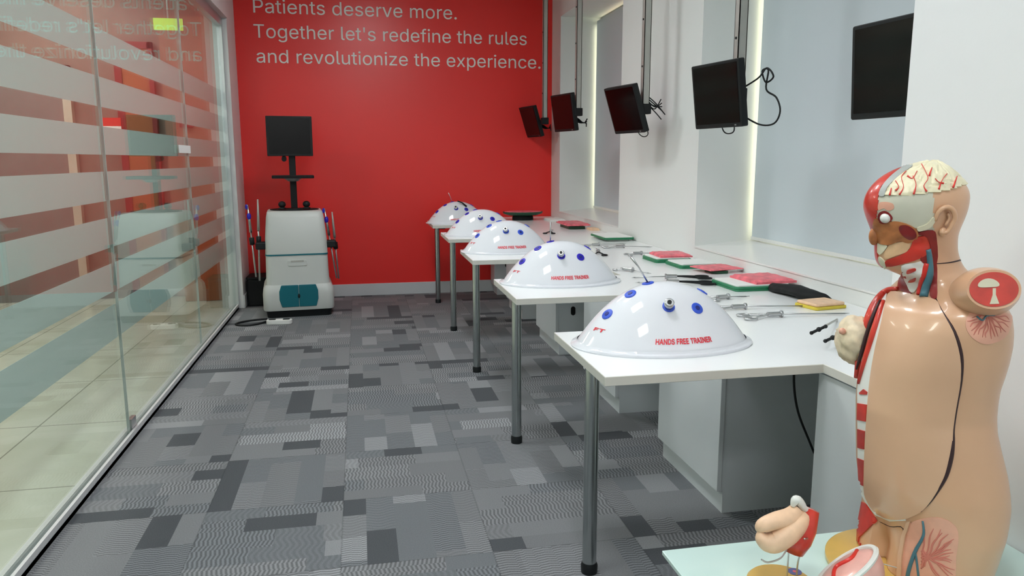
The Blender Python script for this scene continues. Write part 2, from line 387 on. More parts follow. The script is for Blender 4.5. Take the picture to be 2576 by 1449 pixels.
# ------------------------------------------------------------------ lettering (outlines of a plain grotesque face)
GLYPHS = """P445|60,0 60,509 235,509 263,507 289,503 312,497 332,487 350,476 366,462 379,447 390,430 398,411 404,391 407,370 409,348 407,325 404,304 398,284 390,265 379,248 366,233 350,219 332,207 312,198 289,191 263,187 235,186 109,186 109,242 233,242 252,243 269,246 284,250 297,256 308,264 318,272 327,282 333,294 338,306 342,319 344,333 344,348 344,362 342,376 338,389 333,402 326,413 318,423 308,431 297,439 284,444 268,449 251,451 232,452 125,452 125,0
a389|160,-9 142,-8 126,-5 110,-1 94,5 80,12 68,22 57,32 48,45 40,58 35,73 31,90 30,108 31,123 34,138 38,150 43,161 50,171 58,179 67,187 78,193 89,199 100,203 112,207 125,211 138,213 152,216 165,218 178,220 234,227 244,228 252,230 259,232 265,235 270,238 273,243 275,248 276,255 276,257 275,268 273,279 271,288 267,297 262,304 256,311 248,317 240,322 230,326 220,329 208,330 196,331 183,330 171,329 159,326 149,322 140,318 132,313 124,307 118,301 112,294 107,288 103,281 100,274 41,291 48,308 57,322 67,335 79,346 91,355 104,364 118,370 133,375 148,379 163,382 179,384 194,384 204,384 215,383 227,382 239,379 251,376 263,372 275,367 286,360 296,353 306,343 315,333 322,320 329,306 333,290 336,272 337,251 337,0 277,0 277,52 272,52 269,45 264,38 258,32 252,25 244,18 236,12 226,6 215,1 203,-3 190,-6 176,-8/170,45 187,46 202,49 216,53 228,59 239,66 248,74 257,83 263,93 269,104 272,115 275,126 276,138 276,190 273,188 270,186 265,184 259,182 253,180 246,179 239,177 231,176 200,171 175,168 165,166 154,164 144,162 134,159 125,155 117,150 110,145 103,139 98,132 95,124 93,115 92,105 92,95 94,87 98,79 102,72 107,66 114,61 121,56 130,52 139,49 149,47 159,46
t227|204,379 204,327 6,327 6,379/65,471 126,471 126,98 127,86 128,76 132,68 136,61 142,56 150,53 159,51 170,50 185,51 202,54 213,2 208,0 203,-1 198,-2 192,-3 186,-3 180,-4 174,-4 168,-4 145,-3 125,2 107,10 92,21 80,35 72,52 67,71 65,93
i167|53,0 53,379 114,379 114,0/84,443 75,444 67,446 60,449 54,455 48,461 44,468 42,475 41,483 42,491 44,499 48,506 54,512 60,517 67,521 75,523 84,524 92,523 100,521 107,517 114,512 119,506 123,499 126,491 126,483 126,475 123,468 119,461 114,455 107,449 100,446 92,444
e404|212,-8 185,-7 161,-2 138,6 117,16 98,30 82,46 68,64 56,85 46,108 40,132 35,159 34,187 35,215 39,242 46,267 55,290 67,311 81,329 97,346 115,359 135,370 157,378 180,383 205,384 221,384 236,382 251,379 266,374 280,368 294,361 307,351 319,341 331,329 341,315 350,299 357,282 363,263 368,242 370,219 371,194 371,169 75,169 75,221 338,221 310,202 309,220 307,237 303,254 298,269 291,282 283,294 273,305 263,314 250,321 237,326 222,329 205,330 189,329 173,326 159,321 146,313 135,304 125,294 116,282 109,270 103,256 99,241 97,226 96,211 96,178 97,157 100,139 104,122 110,106 118,92 128,80 139,70 151,61 165,55 179,50 195,47 212,46 224,47 234,48 244,50 254,53 263,56 271,61 278,66 285,73 292,80 297,88 302,96 306,105 365,91 360,77 353,63 345,51 335,39 324,29 311,19 298,11 283,4 266,-1 249,-5 231,-7
n410|114,227 114,0 53,0 53,379 112,379 112,287 102,287 112,312 124,332 137,349 152,362 169,372 187,379 207,383 227,384 246,383 264,380 280,376 295,369 309,360 321,349 332,336 341,321 348,304 353,285 356,264 357,240 357,0 296,0 296,235 295,256 290,275 283,291 273,304 260,315 246,323 229,328 210,329 197,328 184,326 172,322 161,317 150,311 141,303 133,293 126,283 121,271 117,257 114,243
s365|182,-8 163,-7 145,-5 128,-2 112,3 98,10 84,18 72,27 62,38 53,50 45,63 40,78 36,94 94,107 99,92 105,79 114,69 124,60 136,54 150,49 165,46 181,45 200,46 217,50 232,55 244,62 255,71 262,81 267,91 268,103 267,112 265,121 260,129 254,136 246,142 237,147 225,151 212,155 149,170 125,177 104,186 87,196 72,208 61,222 53,237 48,255 47,274 48,290 51,305 57,319 65,332 75,343 87,354 100,363 115,370 131,377 149,381 167,384 187,384 206,384 223,381 239,378 254,372 267,366 279,358 290,349 299,339 307,328 314,316 319,303 324,290 268,277 264,288 258,298 251,307 243,316 232,323 219,328 205,331 187,333 171,332 156,329 143,324 131,317 121,308 114,299 110,289 109,277 110,267 112,258 117,250 124,243 133,237 144,232 157,227 172,223 229,209 254,202 275,194 292,183 306,171 317,158 325,142 330,125 331,107 330,90 326,75 321,61 312,47 302,35 290,24 276,15 260,6 242,0 223,-5 203,-7
d424|195,-8 172,-7 151,-2 130,5 111,16 94,29 79,45 66,64 55,84 46,108 39,133 35,160 34,189 35,218 39,245 46,270 55,293 66,313 79,332 95,347 112,361 131,371 151,378 173,383 196,384 213,384 228,381 241,378 253,373 263,367 272,360 280,353 287,346 293,338 298,331 303,325 306,319 311,319 311,509 372,509 372,0 313,0 313,59 307,59 303,53 298,46 293,39 287,31 280,24 272,17 263,10 252,4 241,-1 227,-5 212,-7/205,47 221,48 236,51 250,57 263,65 274,75 284,86 293,100 299,115 305,132 309,150 311,169 312,189 311,210 309,229 305,247 300,263 293,278 284,291 275,302 263,312 251,320 237,325 221,329 205,330 187,329 172,325 157,319 145,311 133,301 124,290 115,276 108,261 103,245 99,227 97,209 96,189 97,170 99,151 103,133 109,117 115,101 124,88 134,76 145,66 158,57 172,51 188,48
r259|53,0 53,379 112,379 112,321 115,321 122,335 130,347 140,358 152,367 166,375 181,380 196,384 213,385 229,384 243,384 243,322 230,324 224,325 219,325 213,326 207,326 194,325 182,323 170,319 159,315 149,309 140,301 132,293 126,284 121,273 117,262 114,250 114,237 114,0
v389|163,0 17,379 84,379 165,155 171,138 177,121 182,104 187,87 191,70 196,53 201,37 206,21 184,21 189,37 194,53 198,70 203,87 207,104 213,121 218,138 224,155 305,379 371,379 226,0
m610|53,0 53,379 112,379 112,295 108,295 112,310 118,323 125,335 132,346 141,355 151,363 161,370 172,376 183,380 195,384 207,386 219,386 239,385 257,380 273,372 287,361 299,347 309,331 316,314 321,295 312,295 317,308 322,321 329,332 337,343 347,353 357,361 368,369 381,375 394,380 407,383 422,385 437,386 453,385 468,383 483,378 497,372 510,364 522,354 532,342 541,328 548,313 553,296 556,276 557,255 557,0 496,0 496,254 494,273 490,289 483,302 473,313 460,321 447,326 433,329 419,330 406,330 395,328 384,324 374,320 365,314 358,307 351,299 345,290 341,280 338,270 336,259 335,247 335,0 274,0 274,260 273,275 269,288 262,301 253,311 242,320 229,326 215,329 199,330 188,330 178,328 168,325 158,320 148,314 140,307 132,299 126,289 121,278 117,266 114,253 114,238 114,0
o415|207,-8 182,-7 159,-2 137,6 117,16 98,30 82,46 68,64 56,85 46,108 40,133 36,159 34,187 36,216 40,243 46,268 56,291 68,312 82,330 98,346 117,360 137,371 159,378 182,383 207,384 233,383 256,378 278,371 299,360 317,346 333,330 347,312 359,291 369,268 376,243 380,216 381,187 380,159 376,133 369,108 359,85 347,64 333,46 317,30 299,16 278,6 256,-2 233,-7/207,46 226,48 242,51 257,57 270,66 282,76 292,89 300,102 307,117 312,134 316,151 318,169 319,187 318,206 316,224 312,242 307,258 300,274 292,287 282,300 270,310 257,319 242,325 226,329 207,330 189,329 173,325 158,319 145,310 134,300 124,287 115,274 108,258 103,242 99,224 97,206 96,187 97,169 99,151 103,134 108,117 115,102 124,89 134,76 145,66 158,57 173,51 189,48
.188|95,-4 86,-4 78,-1 70,3 63,9 57,16 53,24 50,32 50,41 50,50 53,59 57,66 63,73 70,79 78,83 86,86 95,87 104,86 113,83 121,79 128,73 134,66 138,59 140,50 141,41 140,32 138,24 134,16 128,9 121,3 113,-1 104,-4
T449|32,452 32,509 417,509 417,452 257,452 257,0 193,0 193,452
g425|207,-151 187,-150 168,-148 150,-144 134,-140 119,-134 105,-127 93,-119 82,-110 73,-101 64,-91 57,-80 51,-69 101,-41 106,-47 110,-53 116,-59 122,-66 128,-72 136,-78 145,-83 154,-88 165,-92 178,-95 192,-97 207,-97 229,-96 249,-92 267,-85 282,-75 295,-62 304,-47 310,-28 311,-6 311,68 306,68 302,62 298,56 293,49 287,41 280,34 272,28 263,21 252,16 241,11 227,8 212,5 195,5 173,6 152,10 132,17 113,27 95,39 80,53 67,71 55,90 46,112 39,136 35,163 34,191 35,220 39,246 46,271 55,293 66,314 80,332 95,347 112,361 131,371 152,378 173,383 196,384 213,384 228,382 242,378 253,373 264,367 273,360 281,353 288,346 294,338 299,331 304,325 308,319 313,319 313,379 372,379 372,-9 371,-32 367,-54 360,-73 350,-90 338,-104 324,-117 308,-127 291,-136 271,-142 251,-147 229,-150/205,59 222,60 237,63 251,68 264,75 275,84 285,95 293,107 300,121 305,137 309,154 312,172 312,193 312,212 309,231 305,248 300,264 293,278 285,291 275,303 264,312 251,320 237,325 222,329 205,330 188,329 172,325 158,320 145,312 134,302 124,290 115,277 109,262 103,246 99,229 97,212 96,193 97,173 99,155 103,138 109,123 116,108 124,96 134,85 145,76 158,68 172,63 188,60
h410|114,227 114,0 53,0 53,509 114,509 114,287 102,287 112,312 124,332 137,349 152,362 169,372 187,379 207,383 227,384 246,383 264,380 280,376 295,369 309,360 321,349 332,336 341,321 348,304 353,285 356,264 357,240 357,0 296,0 296,235 295,256 290,275 283,291 273,304 260,315 246,323 229,328 210,329 197,328 184,326 172,322 161,317 150,311 141,303 133,293 126,283 121,271 117,257 114,243
l189|139,-2 119,-1 101,3 86,10 74,20 65,33 58,47 54,65 53,84 53,509 114,509 114,99 114,87 115,77 117,68 120,62 124,58 130,54 137,53 146,52 160,53 170,54 181,3 162,-1 156,-2 151,-2 145,-2
'206|78,318 70,509 136,509 128,318
f254|228,379 228,327 6,327 6,379/81,0 81,432 82,447 84,461 89,474 96,486 104,496 113,505 124,513 135,519 148,524 161,527 174,529 187,530 197,530 207,529 215,528 222,527 229,525 234,524 239,522 243,521 227,468 215,472 211,473 206,473 200,474 195,474 182,473 171,470 162,466 154,460 149,452 145,443 142,431 142,419 142,0
u410|182,-5 164,-4 146,-1 130,4 115,11 101,20 89,31 78,44 69,59 62,76 57,95 54,116 53,139 53,379 114,379 114,144 115,123 119,105 127,89 137,75 150,64 164,56 181,52 200,50 213,51 226,53 238,57 249,62 259,69 268,77 276,86 283,97 289,109 293,122 295,137 296,153 296,379 357,379 357,0 298,0 298,92 307,92 297,67 286,47 272,30 257,17 240,7 222,0 203,-4
z380|42,0 42,46 254,320 254,323 48,323 48,379 333,379 333,331 126,60 126,56 339,56 339,0
x379|21,0 171,218 171,171 29,379 100,379 147,306 156,292 164,279 172,266 179,253 186,241 193,229 200,217 207,206 175,206 183,217 190,229 196,241 202,253 209,266 216,279 224,292 233,306 282,379 352,379 209,169 209,214 358,0 287,0 231,85 222,99 214,112 207,124 200,136 193,148 187,159 180,171 173,182 205,182 198,171 191,159 185,148 178,136 172,124 165,112 157,99 148,85 91,0
p424|53,-143 53,379 112,379 112,319 118,319 122,325 126,331 131,338 137,346 144,353 152,360 161,367 171,373 183,378 197,381 212,384 229,384 252,383 274,378 294,371 313,361 330,347 345,332 359,313 370,293 379,270 385,245 389,218 390,189 389,160 385,133 379,108 370,84 359,64 346,45 330,29 313,16 294,5 274,-2 252,-7 229,-8 213,-7 198,-5 184,-1 173,4 162,10 153,17 145,24 138,31 132,39 127,46 122,53 118,59 114,59 114,-143/220,47 237,48 253,51 267,57 279,66 291,76 301,88 309,101 316,117 321,133 325,151 327,170 328,189 327,209 325,227 321,245 316,261 309,276 301,290 291,301 280,311 267,319 253,325 237,329 220,330 203,329 188,325 174,320 161,312 150,302 140,291 132,278 125,263 120,247 116,229 113,210 113,189 113,169 116,150 120,132 125,115 132,100 140,86 150,75 162,65 174,57 188,51 204,48
c396|207,-8 182,-7 159,-2 137,6 117,16 98,30 82,46 68,64 56,85 46,108 40,133 36,159 34,187 36,216 40,243 46,268 56,291 68,312 82,330 98,346 117,360 137,371 159,378 182,383 207,384 221,384 234,383 247,380 260,377 272,373 284,368 295,362 305,356 315,349 324,341 332,332 340,322 347,312 353,301 358,289 362,277 303,262 301,269 298,276 294,283 290,289 286,295 281,301 276,306 270,311 264,315 257,319 250,322 242,325 234,327 226,329 217,329 207,330 189,329 173,325 158,319 145,310 134,300 124,287 115,274 108,258 103,242 99,224 97,206 96,187 97,169 99,151 103,134 108,117 115,102 124,89 134,76 145,66 158,57 173,51 189,48 207,46 217,47 226,48 234,49 243,52 250,54 258,58 264,62 271,66 277,71 282,76 287,82 292,89 296,95 299,102 302,110 304,117 363,102 359,90 354,78 348,67 341,56 334,46 325,37 316,29 306,21 296,15 285,9 273,4 261,-1 248,-4 235,-6 221,-8
H517|60,0 60,509 125,509 125,289 392,289 392,509 457,509 457,0 392,0 392,232 125,232 125,0
A480|16,0 201,509 276,509 463,0 395,0 287,302 282,317 276,334 270,352 264,372 257,394 250,420 241,447 232,478 245,478 236,447 228,419 220,393 213,371 206,351 201,333 195,317 191,302 85,0/110,142 110,199 370,199 370,142
N523|60,0 60,509 136,509 343,183 347,176 352,169 357,160 363,151 369,141 375,130 381,119 388,107 394,94 401,82 407,68 414,55 405,54 403,68 402,81 401,95 401,108 400,121 400,134 399,146 399,157 399,195 399,509 463,509 463,0 387,0 202,290 177,331 171,342 164,354 156,367 148,381 108,452 119,454 122,384 124,328 125,291 125,0
D502|219,0 96,0 96,57 215,57 244,58 272,63 296,70 318,81 337,94 354,110 368,128 379,149 388,172 394,198 398,226 399,255 398,285 394,312 388,337 379,361 368,381 354,399 338,415 320,428 299,438 275,446 249,450 221,452 93,452 93,509 225,509 261,507 294,501 325,492 353,478 377,461 399,441 418,418 433,391 446,361 455,329 460,293 462,255 460,217 455,181 446,149 433,119 417,92 398,68 376,48 351,31 322,17 291,8 256,2/125,509 125,0 60,0 60,509
S447|224,-9 197,-8 172,-4 149,1 128,9 108,19 91,31 76,45 64,60 54,77 46,96 41,115 38,137 104,137 107,123 110,110 116,98 123,88 132,79 142,71 154,64 166,59 180,55 194,52 209,50 224,49 241,50 257,52 272,55 286,60 299,66 311,74 321,82 329,92 336,102 341,114 345,126 346,139 345,151 342,161 338,171 332,179 325,186 316,193 307,199 296,205 284,209 272,214 259,218 245,222 184,239 154,249 128,260 105,274 86,289 71,307 60,326 54,348 52,372 53,393 58,413 65,431 75,448 87,463 102,476 119,488 138,498 158,506 180,511 203,514 227,516 252,514 275,511 296,505 316,498 334,488 351,476 365,463 377,449 387,433 394,415 399,397 401,378 337,378 334,396 326,412 316,426 302,437 286,447 267,453 247,457 225,459 209,458 194,456 180,452 167,448 156,442 145,435 136,427 129,418 123,409 118,398 116,387 115,376 116,363 119,352 124,342 131,334 139,326 148,319 158,313 169,308 180,304 191,300 202,296 212,293 264,279 276,276 287,272 299,268 312,264 324,258 336,252 347,245 359,238 369,229 379,220 387,209 395,198 401,185 405,171 407,155 408,139 407,118 403,99 396,81 386,64 374,48 360,34 343,21 323,11 302,2 278,-4 252,-8
F410|60,0 60,509 369,509 369,452 125,452 125,278 346,278 346,221 125,221 125,0
R449|60,0 60,509 236,509 264,507 290,504 313,497 333,489 351,478 367,465 380,450 390,433 399,415 405,395 408,374 409,352 408,330 405,309 399,290 390,271 380,255 367,240 351,228 333,217 312,209 289,203 264,199 236,198 96,198 96,255 234,255 252,256 269,258 284,262 298,267 309,273 319,281 327,290 334,300 339,312 342,324 344,338 345,352 344,367 342,380 339,393 334,405 327,415 319,425 309,433 298,440 284,445 269,449 252,451 233,452 125,452 125,0/353,0 230,229 303,229 428,0
E419|60,0 60,509 372,509 372,452 125,452 125,286 355,286 355,229 125,229 125,57 375,57 375,0
I300|31,0 31,57 118,57 118,452 31,452 31,509 269,509 269,452 183,452 183,57 269,57 269,0"""
FONT = {}
for _ln in GLYPHS.split('\n'):
    _a, _s = _ln[1:].split('|')
    FONT[_ln[0]] = (int(_a) / 1000, [[tuple(int(q) / 1000 for q in p.split(',')) for p in sp.split(' ')] for sp in _s.split('/')])

from mathutils.geometry import delaunay_2d_cdt
def glyph_tris(c):
    sps = FONT[c][1]
    pts = []; ed = []
    for sp in sps:
        o = len(pts); n = len(sp); pts += [V((x, y)) for x, y in sp]; ed += [(o + i, o + (i + 1) % n) for i in range(n)]
    vs, es, fs, *_ = delaunay_2d_cdt(pts, ed, [], 0, 1e-6)
    def wind(p):
        w = 0
        for sp in sps:
            n = len(sp)
            for i in range(n):
                (x0, y0), (x1, y1) = sp[i], sp[(i + 1) % n]
                if (y0 <= p.y) != (y1 <= p.y):
                    cr = (x1 - x0) * (p.y - y0) - (p.x - x0) * (y1 - y0)
                    if y1 > y0 and cr > 0: w += 1
                    elif y1 <= y0 and cr < 0: w -= 1
        return w
    keep = [f for f in fs if wind((vs[f[0]] + vs[f[1]] + vs[f[2]]) / 3) != 0]
    return vs, keep
_gc = {}
def text_mesh(name, text, height_scale, width, m, parent=None, depth=0.003, adv=None, bold=0.0):
    """Text as one mesh in the local XZ plane facing -Y; baseline at z=0, starting at x=0."""
    tot = sum(FONT[c][0] if c != ' ' else 0.2 for c in text)
    sx = width / tot if adv is None else adv
    B = MB(); x = 0
    for c in text:
        if c == ' ': x += 0.2 * sx; continue
        if c not in _gc: _gc[c] = glyph_tris(c)
        vs, fs = _gc[c]; n = len(vs)
        P2 = [(x + v.x * sx, v.y * height_scale) for v in vs]
        cnt = {}
        for f in fs:
            for i in range(len(f)):
                a, b_ = f[i], f[(i + 1) % len(f)]; k = (min(a, b_), max(a, b_)); cnt[k] = cnt.get(k, 0) + 1
        fr = [tuple(f) for f in fs] + [tuple(n + i for i in reversed(f)) for f in fs]
        fr += [(a, b_, n + b_, n + a) for (a, b_), k in cnt.items() if k == 1]
        B.add([(p, -depth, q) for p, q in P2] + [(p, 0, q) for p, q in P2], fr)
        if bold:
            for k_, (bx, bz) in enumerate(((bold, 0), (bold * .5, bold * .6), (bold * .5, -bold * .6))): B.add([(p + bx, -depth - 1e-5 * (k_ + 1), q + bz) for p, q in P2] + [(p + bx, 0, q + bz) for p, q in P2], fr)
        x += FONT[c][0] * sx
    return B.build(name, m, parent)
def text_line(text, height_scale, width, m, parent, depth=0.003, child='word', bold=0.0):
    tot = sum(FONT[c][0] if c != ' ' else 0.2 for c in text); sx = width / tot; x = 0; out = []
    for wd in text.split(' '):
        o = text_mesh(child, wd, height_scale, 0, m, parent, depth, adv=sx, bold=bold); o.location = (x, 0, 0); out.append(o)
        x += (sum(FONT[c][0] for c in wd) + 0.2) * sx
    return out

# ================================================================== THE ROOM
struct(MB().box(XG, XR, YB, YW, -0.05, 0).build('floor', 'carpet'))
o = struct(MB().box(-4.2, XG - 0.03, YB, 9.0, -0.05, -0.002).build('floor_corridor', 'stone'))
struct(MB().box(-4.2, 2.6, YB, 9.0, CEIL, CEIL + 0.1).build('ceiling', 'ceil'))
struct(MB().box(-1.04, XR + 0.9, YW, YW + 0.15, 0, CEIL).build('wall_back', 'red'))
struct(MB().box(-1.04, XR, YW - 0.014, YW, 0, 0.115).build('baseboard_back', 'skirting', bevel=0.003))
# end wall beside the glass
struct(MB().box(-1.22, -1.04, 6.985, YW + 0.15, 0, CEIL).build('wall_left_end', 'white'))
struct(MB().box(-1.04, -1.028, 6.985, YW - 0.014, 0, 0.115).build('baseboard_left', 'skirting', bevel=0.003))
# bulkhead over the glass
struct(MB().box(-1.20, -1.03, YB, 6.985, 2.47, CEIL).build('wall_left_bulkhead', 'white'))
struct(MB().box(-4.2, 2.6, YB - 0.1, YB, 0, CEIL).build('wall_front', 'white'))
# right wall: one mesh with two deep window recesses
b = MB()
ys = [YB, WIN[1][0], WIN[1][1], WIN[0][0], WIN[0][1], YW]
XO = 2.34
b.box(XR, XO, YB, WIN[1][0], 0, CEIL)
b.box(XR, XO, WIN[1][1], WIN[0][0], 0, CEIL)
b.box(XR, XO, WIN[0][1], YW, 0, CEIL)
for y0, y1 in WIN:
    b.box(XR, XO, y0, y1, 0, 0.80)
    b.box(XR, XO, y0, y1, WZ1, CEIL)
struct(b.build('wall_right', 'cream'))
# pillar projecting into the room at the right
struct(MB().box(1.40, XR, YB, 1.787, 0, CEIL).build('wall_pillar', 'white', bevel=0.004))
for i, (y0, y1) in enumerate(WIN):
    w = bpy.data.objects.new('window_%d' % (i + 1), None); C.objects.link(w); struct(w)
    w.location = (XO - 0.05, (y0 + y1) / 2, 0.8)
    ym = (y0 + y1) / 2; z = 0.8
    f = MB(); hw = (y1 - y0) / 2
    f.box(-0.02, 0.03, -hw, -hw + 0.02, 0.045, WZ1 - z); f.box(-0.02, 0.03, hw - 0.02, hw, 0.045, WZ1 - z)
    f.box(-0.02, 0.03, -hw, hw, 0.03, 0.07); f.box(-0.02, 0.03, -hw, hw, WZ1 - z - 0.02, WZ1 - z); f.box(-0.02, 0.03, -0.02, 0.02, 0.045, WZ1 - z)
    f.build('window_frame', 'alu', w)
    MB().box(0.0, 0.006, -hw + 0.015, hw - 0.015, 0.06, WZ1 - z - 0.015).build('pane', 'glass', w)
    s = MB(); x0, x1 = XR - (XO - 0.05) - 0.004, XP - (XO - 0.05) + 0.09
    s.add([(x0, -hw, 0.0), (x0, hw, 0.0), (x1, hw, 0.0), (x1, -hw, 0.0), (x0, -hw, 0.008), (x0, hw, 0.008), (x1, hw, 0.045), (x1, -hw, 0.045)],
          [(0, 1, 2, 3), (7, 6, 5, 4), (0, 4, 5, 1), (3, 2, 6, 7), (0, 3, 7, 4), (1, 5, 6, 2)])
    s.build('window_sill', 'sill', w)
    bl = thing('roller_blind', ('pale blue-grey roller blind in the far window recess, near the red wall', 'large pale blue-grey roller blind in the nearer window recess, behind the torso model')[i], 'blind', (XP, ym, 0))
    gap = 0.027
    MB().box(0, 0.003, -hw + 0.01, hw - gap, 0.860, WZ1 - 0.035).build('fabric', 'blind', bl)
    MB().box(-0.008, 0.012, -hw + 0.01, hw - gap, 0.842, 0.860).build('hem_bar', 'sill', bl, bevel=0.003)
    MB().tube([(0.024, -hw + 0.005, WZ1 - 0.06), (0.024, hw - gap + 0.005, WZ1 - 0.06)], 0.02, 12).build('roller', 'alu', bl, smooth=True)
# corridor shell
struct(MB().box(-4.3, -4.2, YB, 9.0, 0, CEIL).build('wall_corridor_left', 'cream'))

# ------------------------------------------------------------------ glass partition
gw = bpy.data.objects.new('wall_left', None); C.objects.link(gw); struct(gw); gw.location = (XG, 3.0, 0)
joints = [YB, 0.35, 2.02, 3.71, 5.43, 6.955]
for a, c_ in zip(joints[:-1], joints[1:]):
    MB().box(-0.012, 0, a - 3 + 0.002, c_ - 3 - 0.002, 0.03, 2.405).build('glass_panel', 'glass', gw)
for a in joints[1:-1]:
    MB().box(-0.012, 0.0005, a - 3 - 0.0018, a - 3 + 0.0018, 0.03, 2.405).build('silicone_joint', 'joint', gw)
for z0, z1 in ((1.743, 1.879), (1.535, 1.667), (1.325, 1.449), (1.120, 1.251), (0.911, 1.045), (0.711, 0.839), (0.50, 0.655)):
    for a, c_ in zip(joints[:-1], joints[1:]):
        MB().box(-0.0155, -0.0145, a - 3 + 0.005, c_ - 3 - 0.005, z0, z1).build('frosted_stripe', 'film', gw)
MB().box(-0.035, 0.018, YB - 3, 6.985 - 3, 0, 0.018).box(0.006, 0.018, YB - 3, 6.985 - 3, 0, 0.042).box(-0.035, -0.016, YB - 3, 6.985 - 3, 0, 0.042).build('floor_channel', 'chan', gw)
MB().box(-0.035, 0.022, YB - 3, 6.985 - 3, 2.40, 2.47).build('head_rail', 'alu', gw)
MB().box(-0.03, 0.02, 6.955 - 3, 6.985 - 3, 0, 2.40).build('end_post', 'alu', gw)
MB().box(-0.016, 0.005, 3.73 - 3, 3.80 - 3, 0.03, 0.09).build('patch_fitting', 'steel', gw)

# ------------------------------------------------------------------ corridor beyond the glass
for n_, c_ in (('tan', (0.20, 0.135, 0.11)), ('greytan', (0.19, 0.165, 0.155)), ('wood', (0.34, 0.10, 0.035)), ('dred', (0.22, 0.02, 0.02)), ('bred', (0.70, 0.03, 0.02)), ('bone', (0.50, 0.44, 0.36)), ('salmon', (0.30, 0.16, 0.115))):
    MT[n_] = mat('corridor_' + n_, c_, 0.5, vary=0.08)
YE = 7.75
struct(MB().box(-4.2, -1.22, YE, YE + 0.1, 0, CEIL).build('wall_corridor_end', 'tan'))
def cpanel(name, x0, x1, z0, z1, m, label, cat, d=0.03, y=0.0):
    return tag(MB().box(x0, x1, YE - d - y, YE - y, z0, z1).build(name, m, bevel=0.004), label, cat)
w = thing('wooden_door', 'orange-brown wooden door at the end of the corridor, seen through the glass', 'door', (-1.99, YE, 0))
MB().box(-0.09, 0.14, -0.05, 0, 0, 2.3).build('leaf', 'wood', w)
MB().box(-0.15, -0.09, -0.06, 0, 0, 2.36).box(0.14, 0.18, -0.06, 0, 0, 2.36).box(-0.15, 0.18, -0.06, 0, 2.3, 2.36).build('frame', 'dred', w)
w['kind'] = 'structure'; w.name = 'door_1'
w = thing('door_2', 'x', 'door', (-2.95, YE, 0)); w['kind'] = 'structure'
MB().box(-0.36, 0.36, -0.04, 0, 0, 2.08).build('leaf', 'greytan', w)
MB().box(-0.43, -0.36, -0.07, 0, 0, 2.14).box(0.36, 0.43, -0.07, 0, 0, 2.14).box(-0.43, 0.43, -0.07, 0, 2.08, 2.14).build('frame', 'bone', w)
for w_ in ('door_1', 'door_2'):
    for k_ in ('label', 'category'):
        if k_ in bpy.data.objects[w_]: del bpy.data.objects[w_][k_]
n = thing('notice_sign', 'small sign, red above and white below, beyond the glass', 'sign', (-2.18, YE - 0.11, 1.53))
MB().box(-0.075, 0.075, -0.01, 0, 0.0, 0.075).build('white_field', 'paper', n)
MB().box(-0.075, 0.075, -0.01, 0, 0.075, 0.15).build('red_field', 'bred', n)
MB().box(-0.02, 0.02, 0, 0.11, 0.05, 0.10).build('bracket', 'alu', n)
cpanel('red_cabinet', -3.72, -3.5, 0.0, 1.55, 'bred', 'bright red cupboard at the far left beyond the glass', 'cupboard', 0.35)
struct(MB().box(-1.75, -1.23, YE - 0.02, YE, 0.0, 2.6).build('wall_corridor_facing', 'salmon'))
cpanel('dark_board', -1.62, -1.50, 1.60, 1.80, 'dred', 'small dark red board on the salmon panel beyond the glass', 'board', 0.03, 0.021)
cpanel('wood_counter', -1.62, -1.23, 0.0, 0.62, 'wood', 'low orange-brown cabinet at the corridor end beyond the glass', 'cabinet', 0.3, 0.021)
x = thing('exit_sign', 'lit green and yellow exit sign hanging in the corridor', 'sign', (-1.47, YE - 0.9, 2.34))
MB().box(-0.11, 0.11, -0.012, 0.012, 0, 0.09).build('sign_face', 'exitg', x)
MB().tube([(0, 0, 0.09), (0, 0, CEIL - 2.33)], 0.006).build('hanger', 'alu', x)
x = thing('white_strip', 'small white strip on the room side of the glass partition', 'notice', (XG + 0.0005, 5.32, 1.345))
MB().box(0, 0.0015, -0.17, 0.17, 0.0, 0.05).build('sheet', 'paper', x)  # thin flat white strip against the room face of the glass

# ------------------------------------------------------------------ ceiling lights
LIGHTS = [(0.15, -1.0), (0.15, 0.5), (0.15, 2.0), (0.15, 3.5), (0.15, 5.25)]
proto = None
for i, (lx, ly) in enumerate(LIGHTS):
    lab = 'square recessed ceiling light, number %s from the red wall' % ('five', 'four', 'three', 'two', 'one')[i]
    if proto is None:
        proto = l = thing('ceiling_light', lab, 'light', (lx, ly, CEIL), group='ceiling lights along the room')
        MB().box(-0.22, 0.22, -0.22, 0.22, -0.004, -0.001).build('diffuser', 'lamp', l)
        MB().box(-0.24, -0.22, -0.24, 0.24, -0.012, 0).box(0.22, 0.24, -0.24, 0.24, -0.012, 0).box(-0.22, 0.22, -0.24, -0.22, -0.012, 0).box(-0.22, 0.22, 0.22, 0.24, -0.012, 0).build('trim_frame', 'alu', l)
    else:
        l = copy_tree(proto); l.location = (lx, ly, CEIL); l['label'] = lab
for i, ly in enumerate((1.0, 4.0, 6.9)):
    l = thing('corridor_light', 'rectangular ceiling light over the corridor, %s' % ('nearest the camera', 'halfway along', 'by the end wall')[i], 'light', (-2.6, ly, CEIL), group='corridor ceiling lights')
    MB().box(-0.5, 0.5, -0.18, 0.18, -0.012, -0.001).build('diffuser', 'lampc', l)

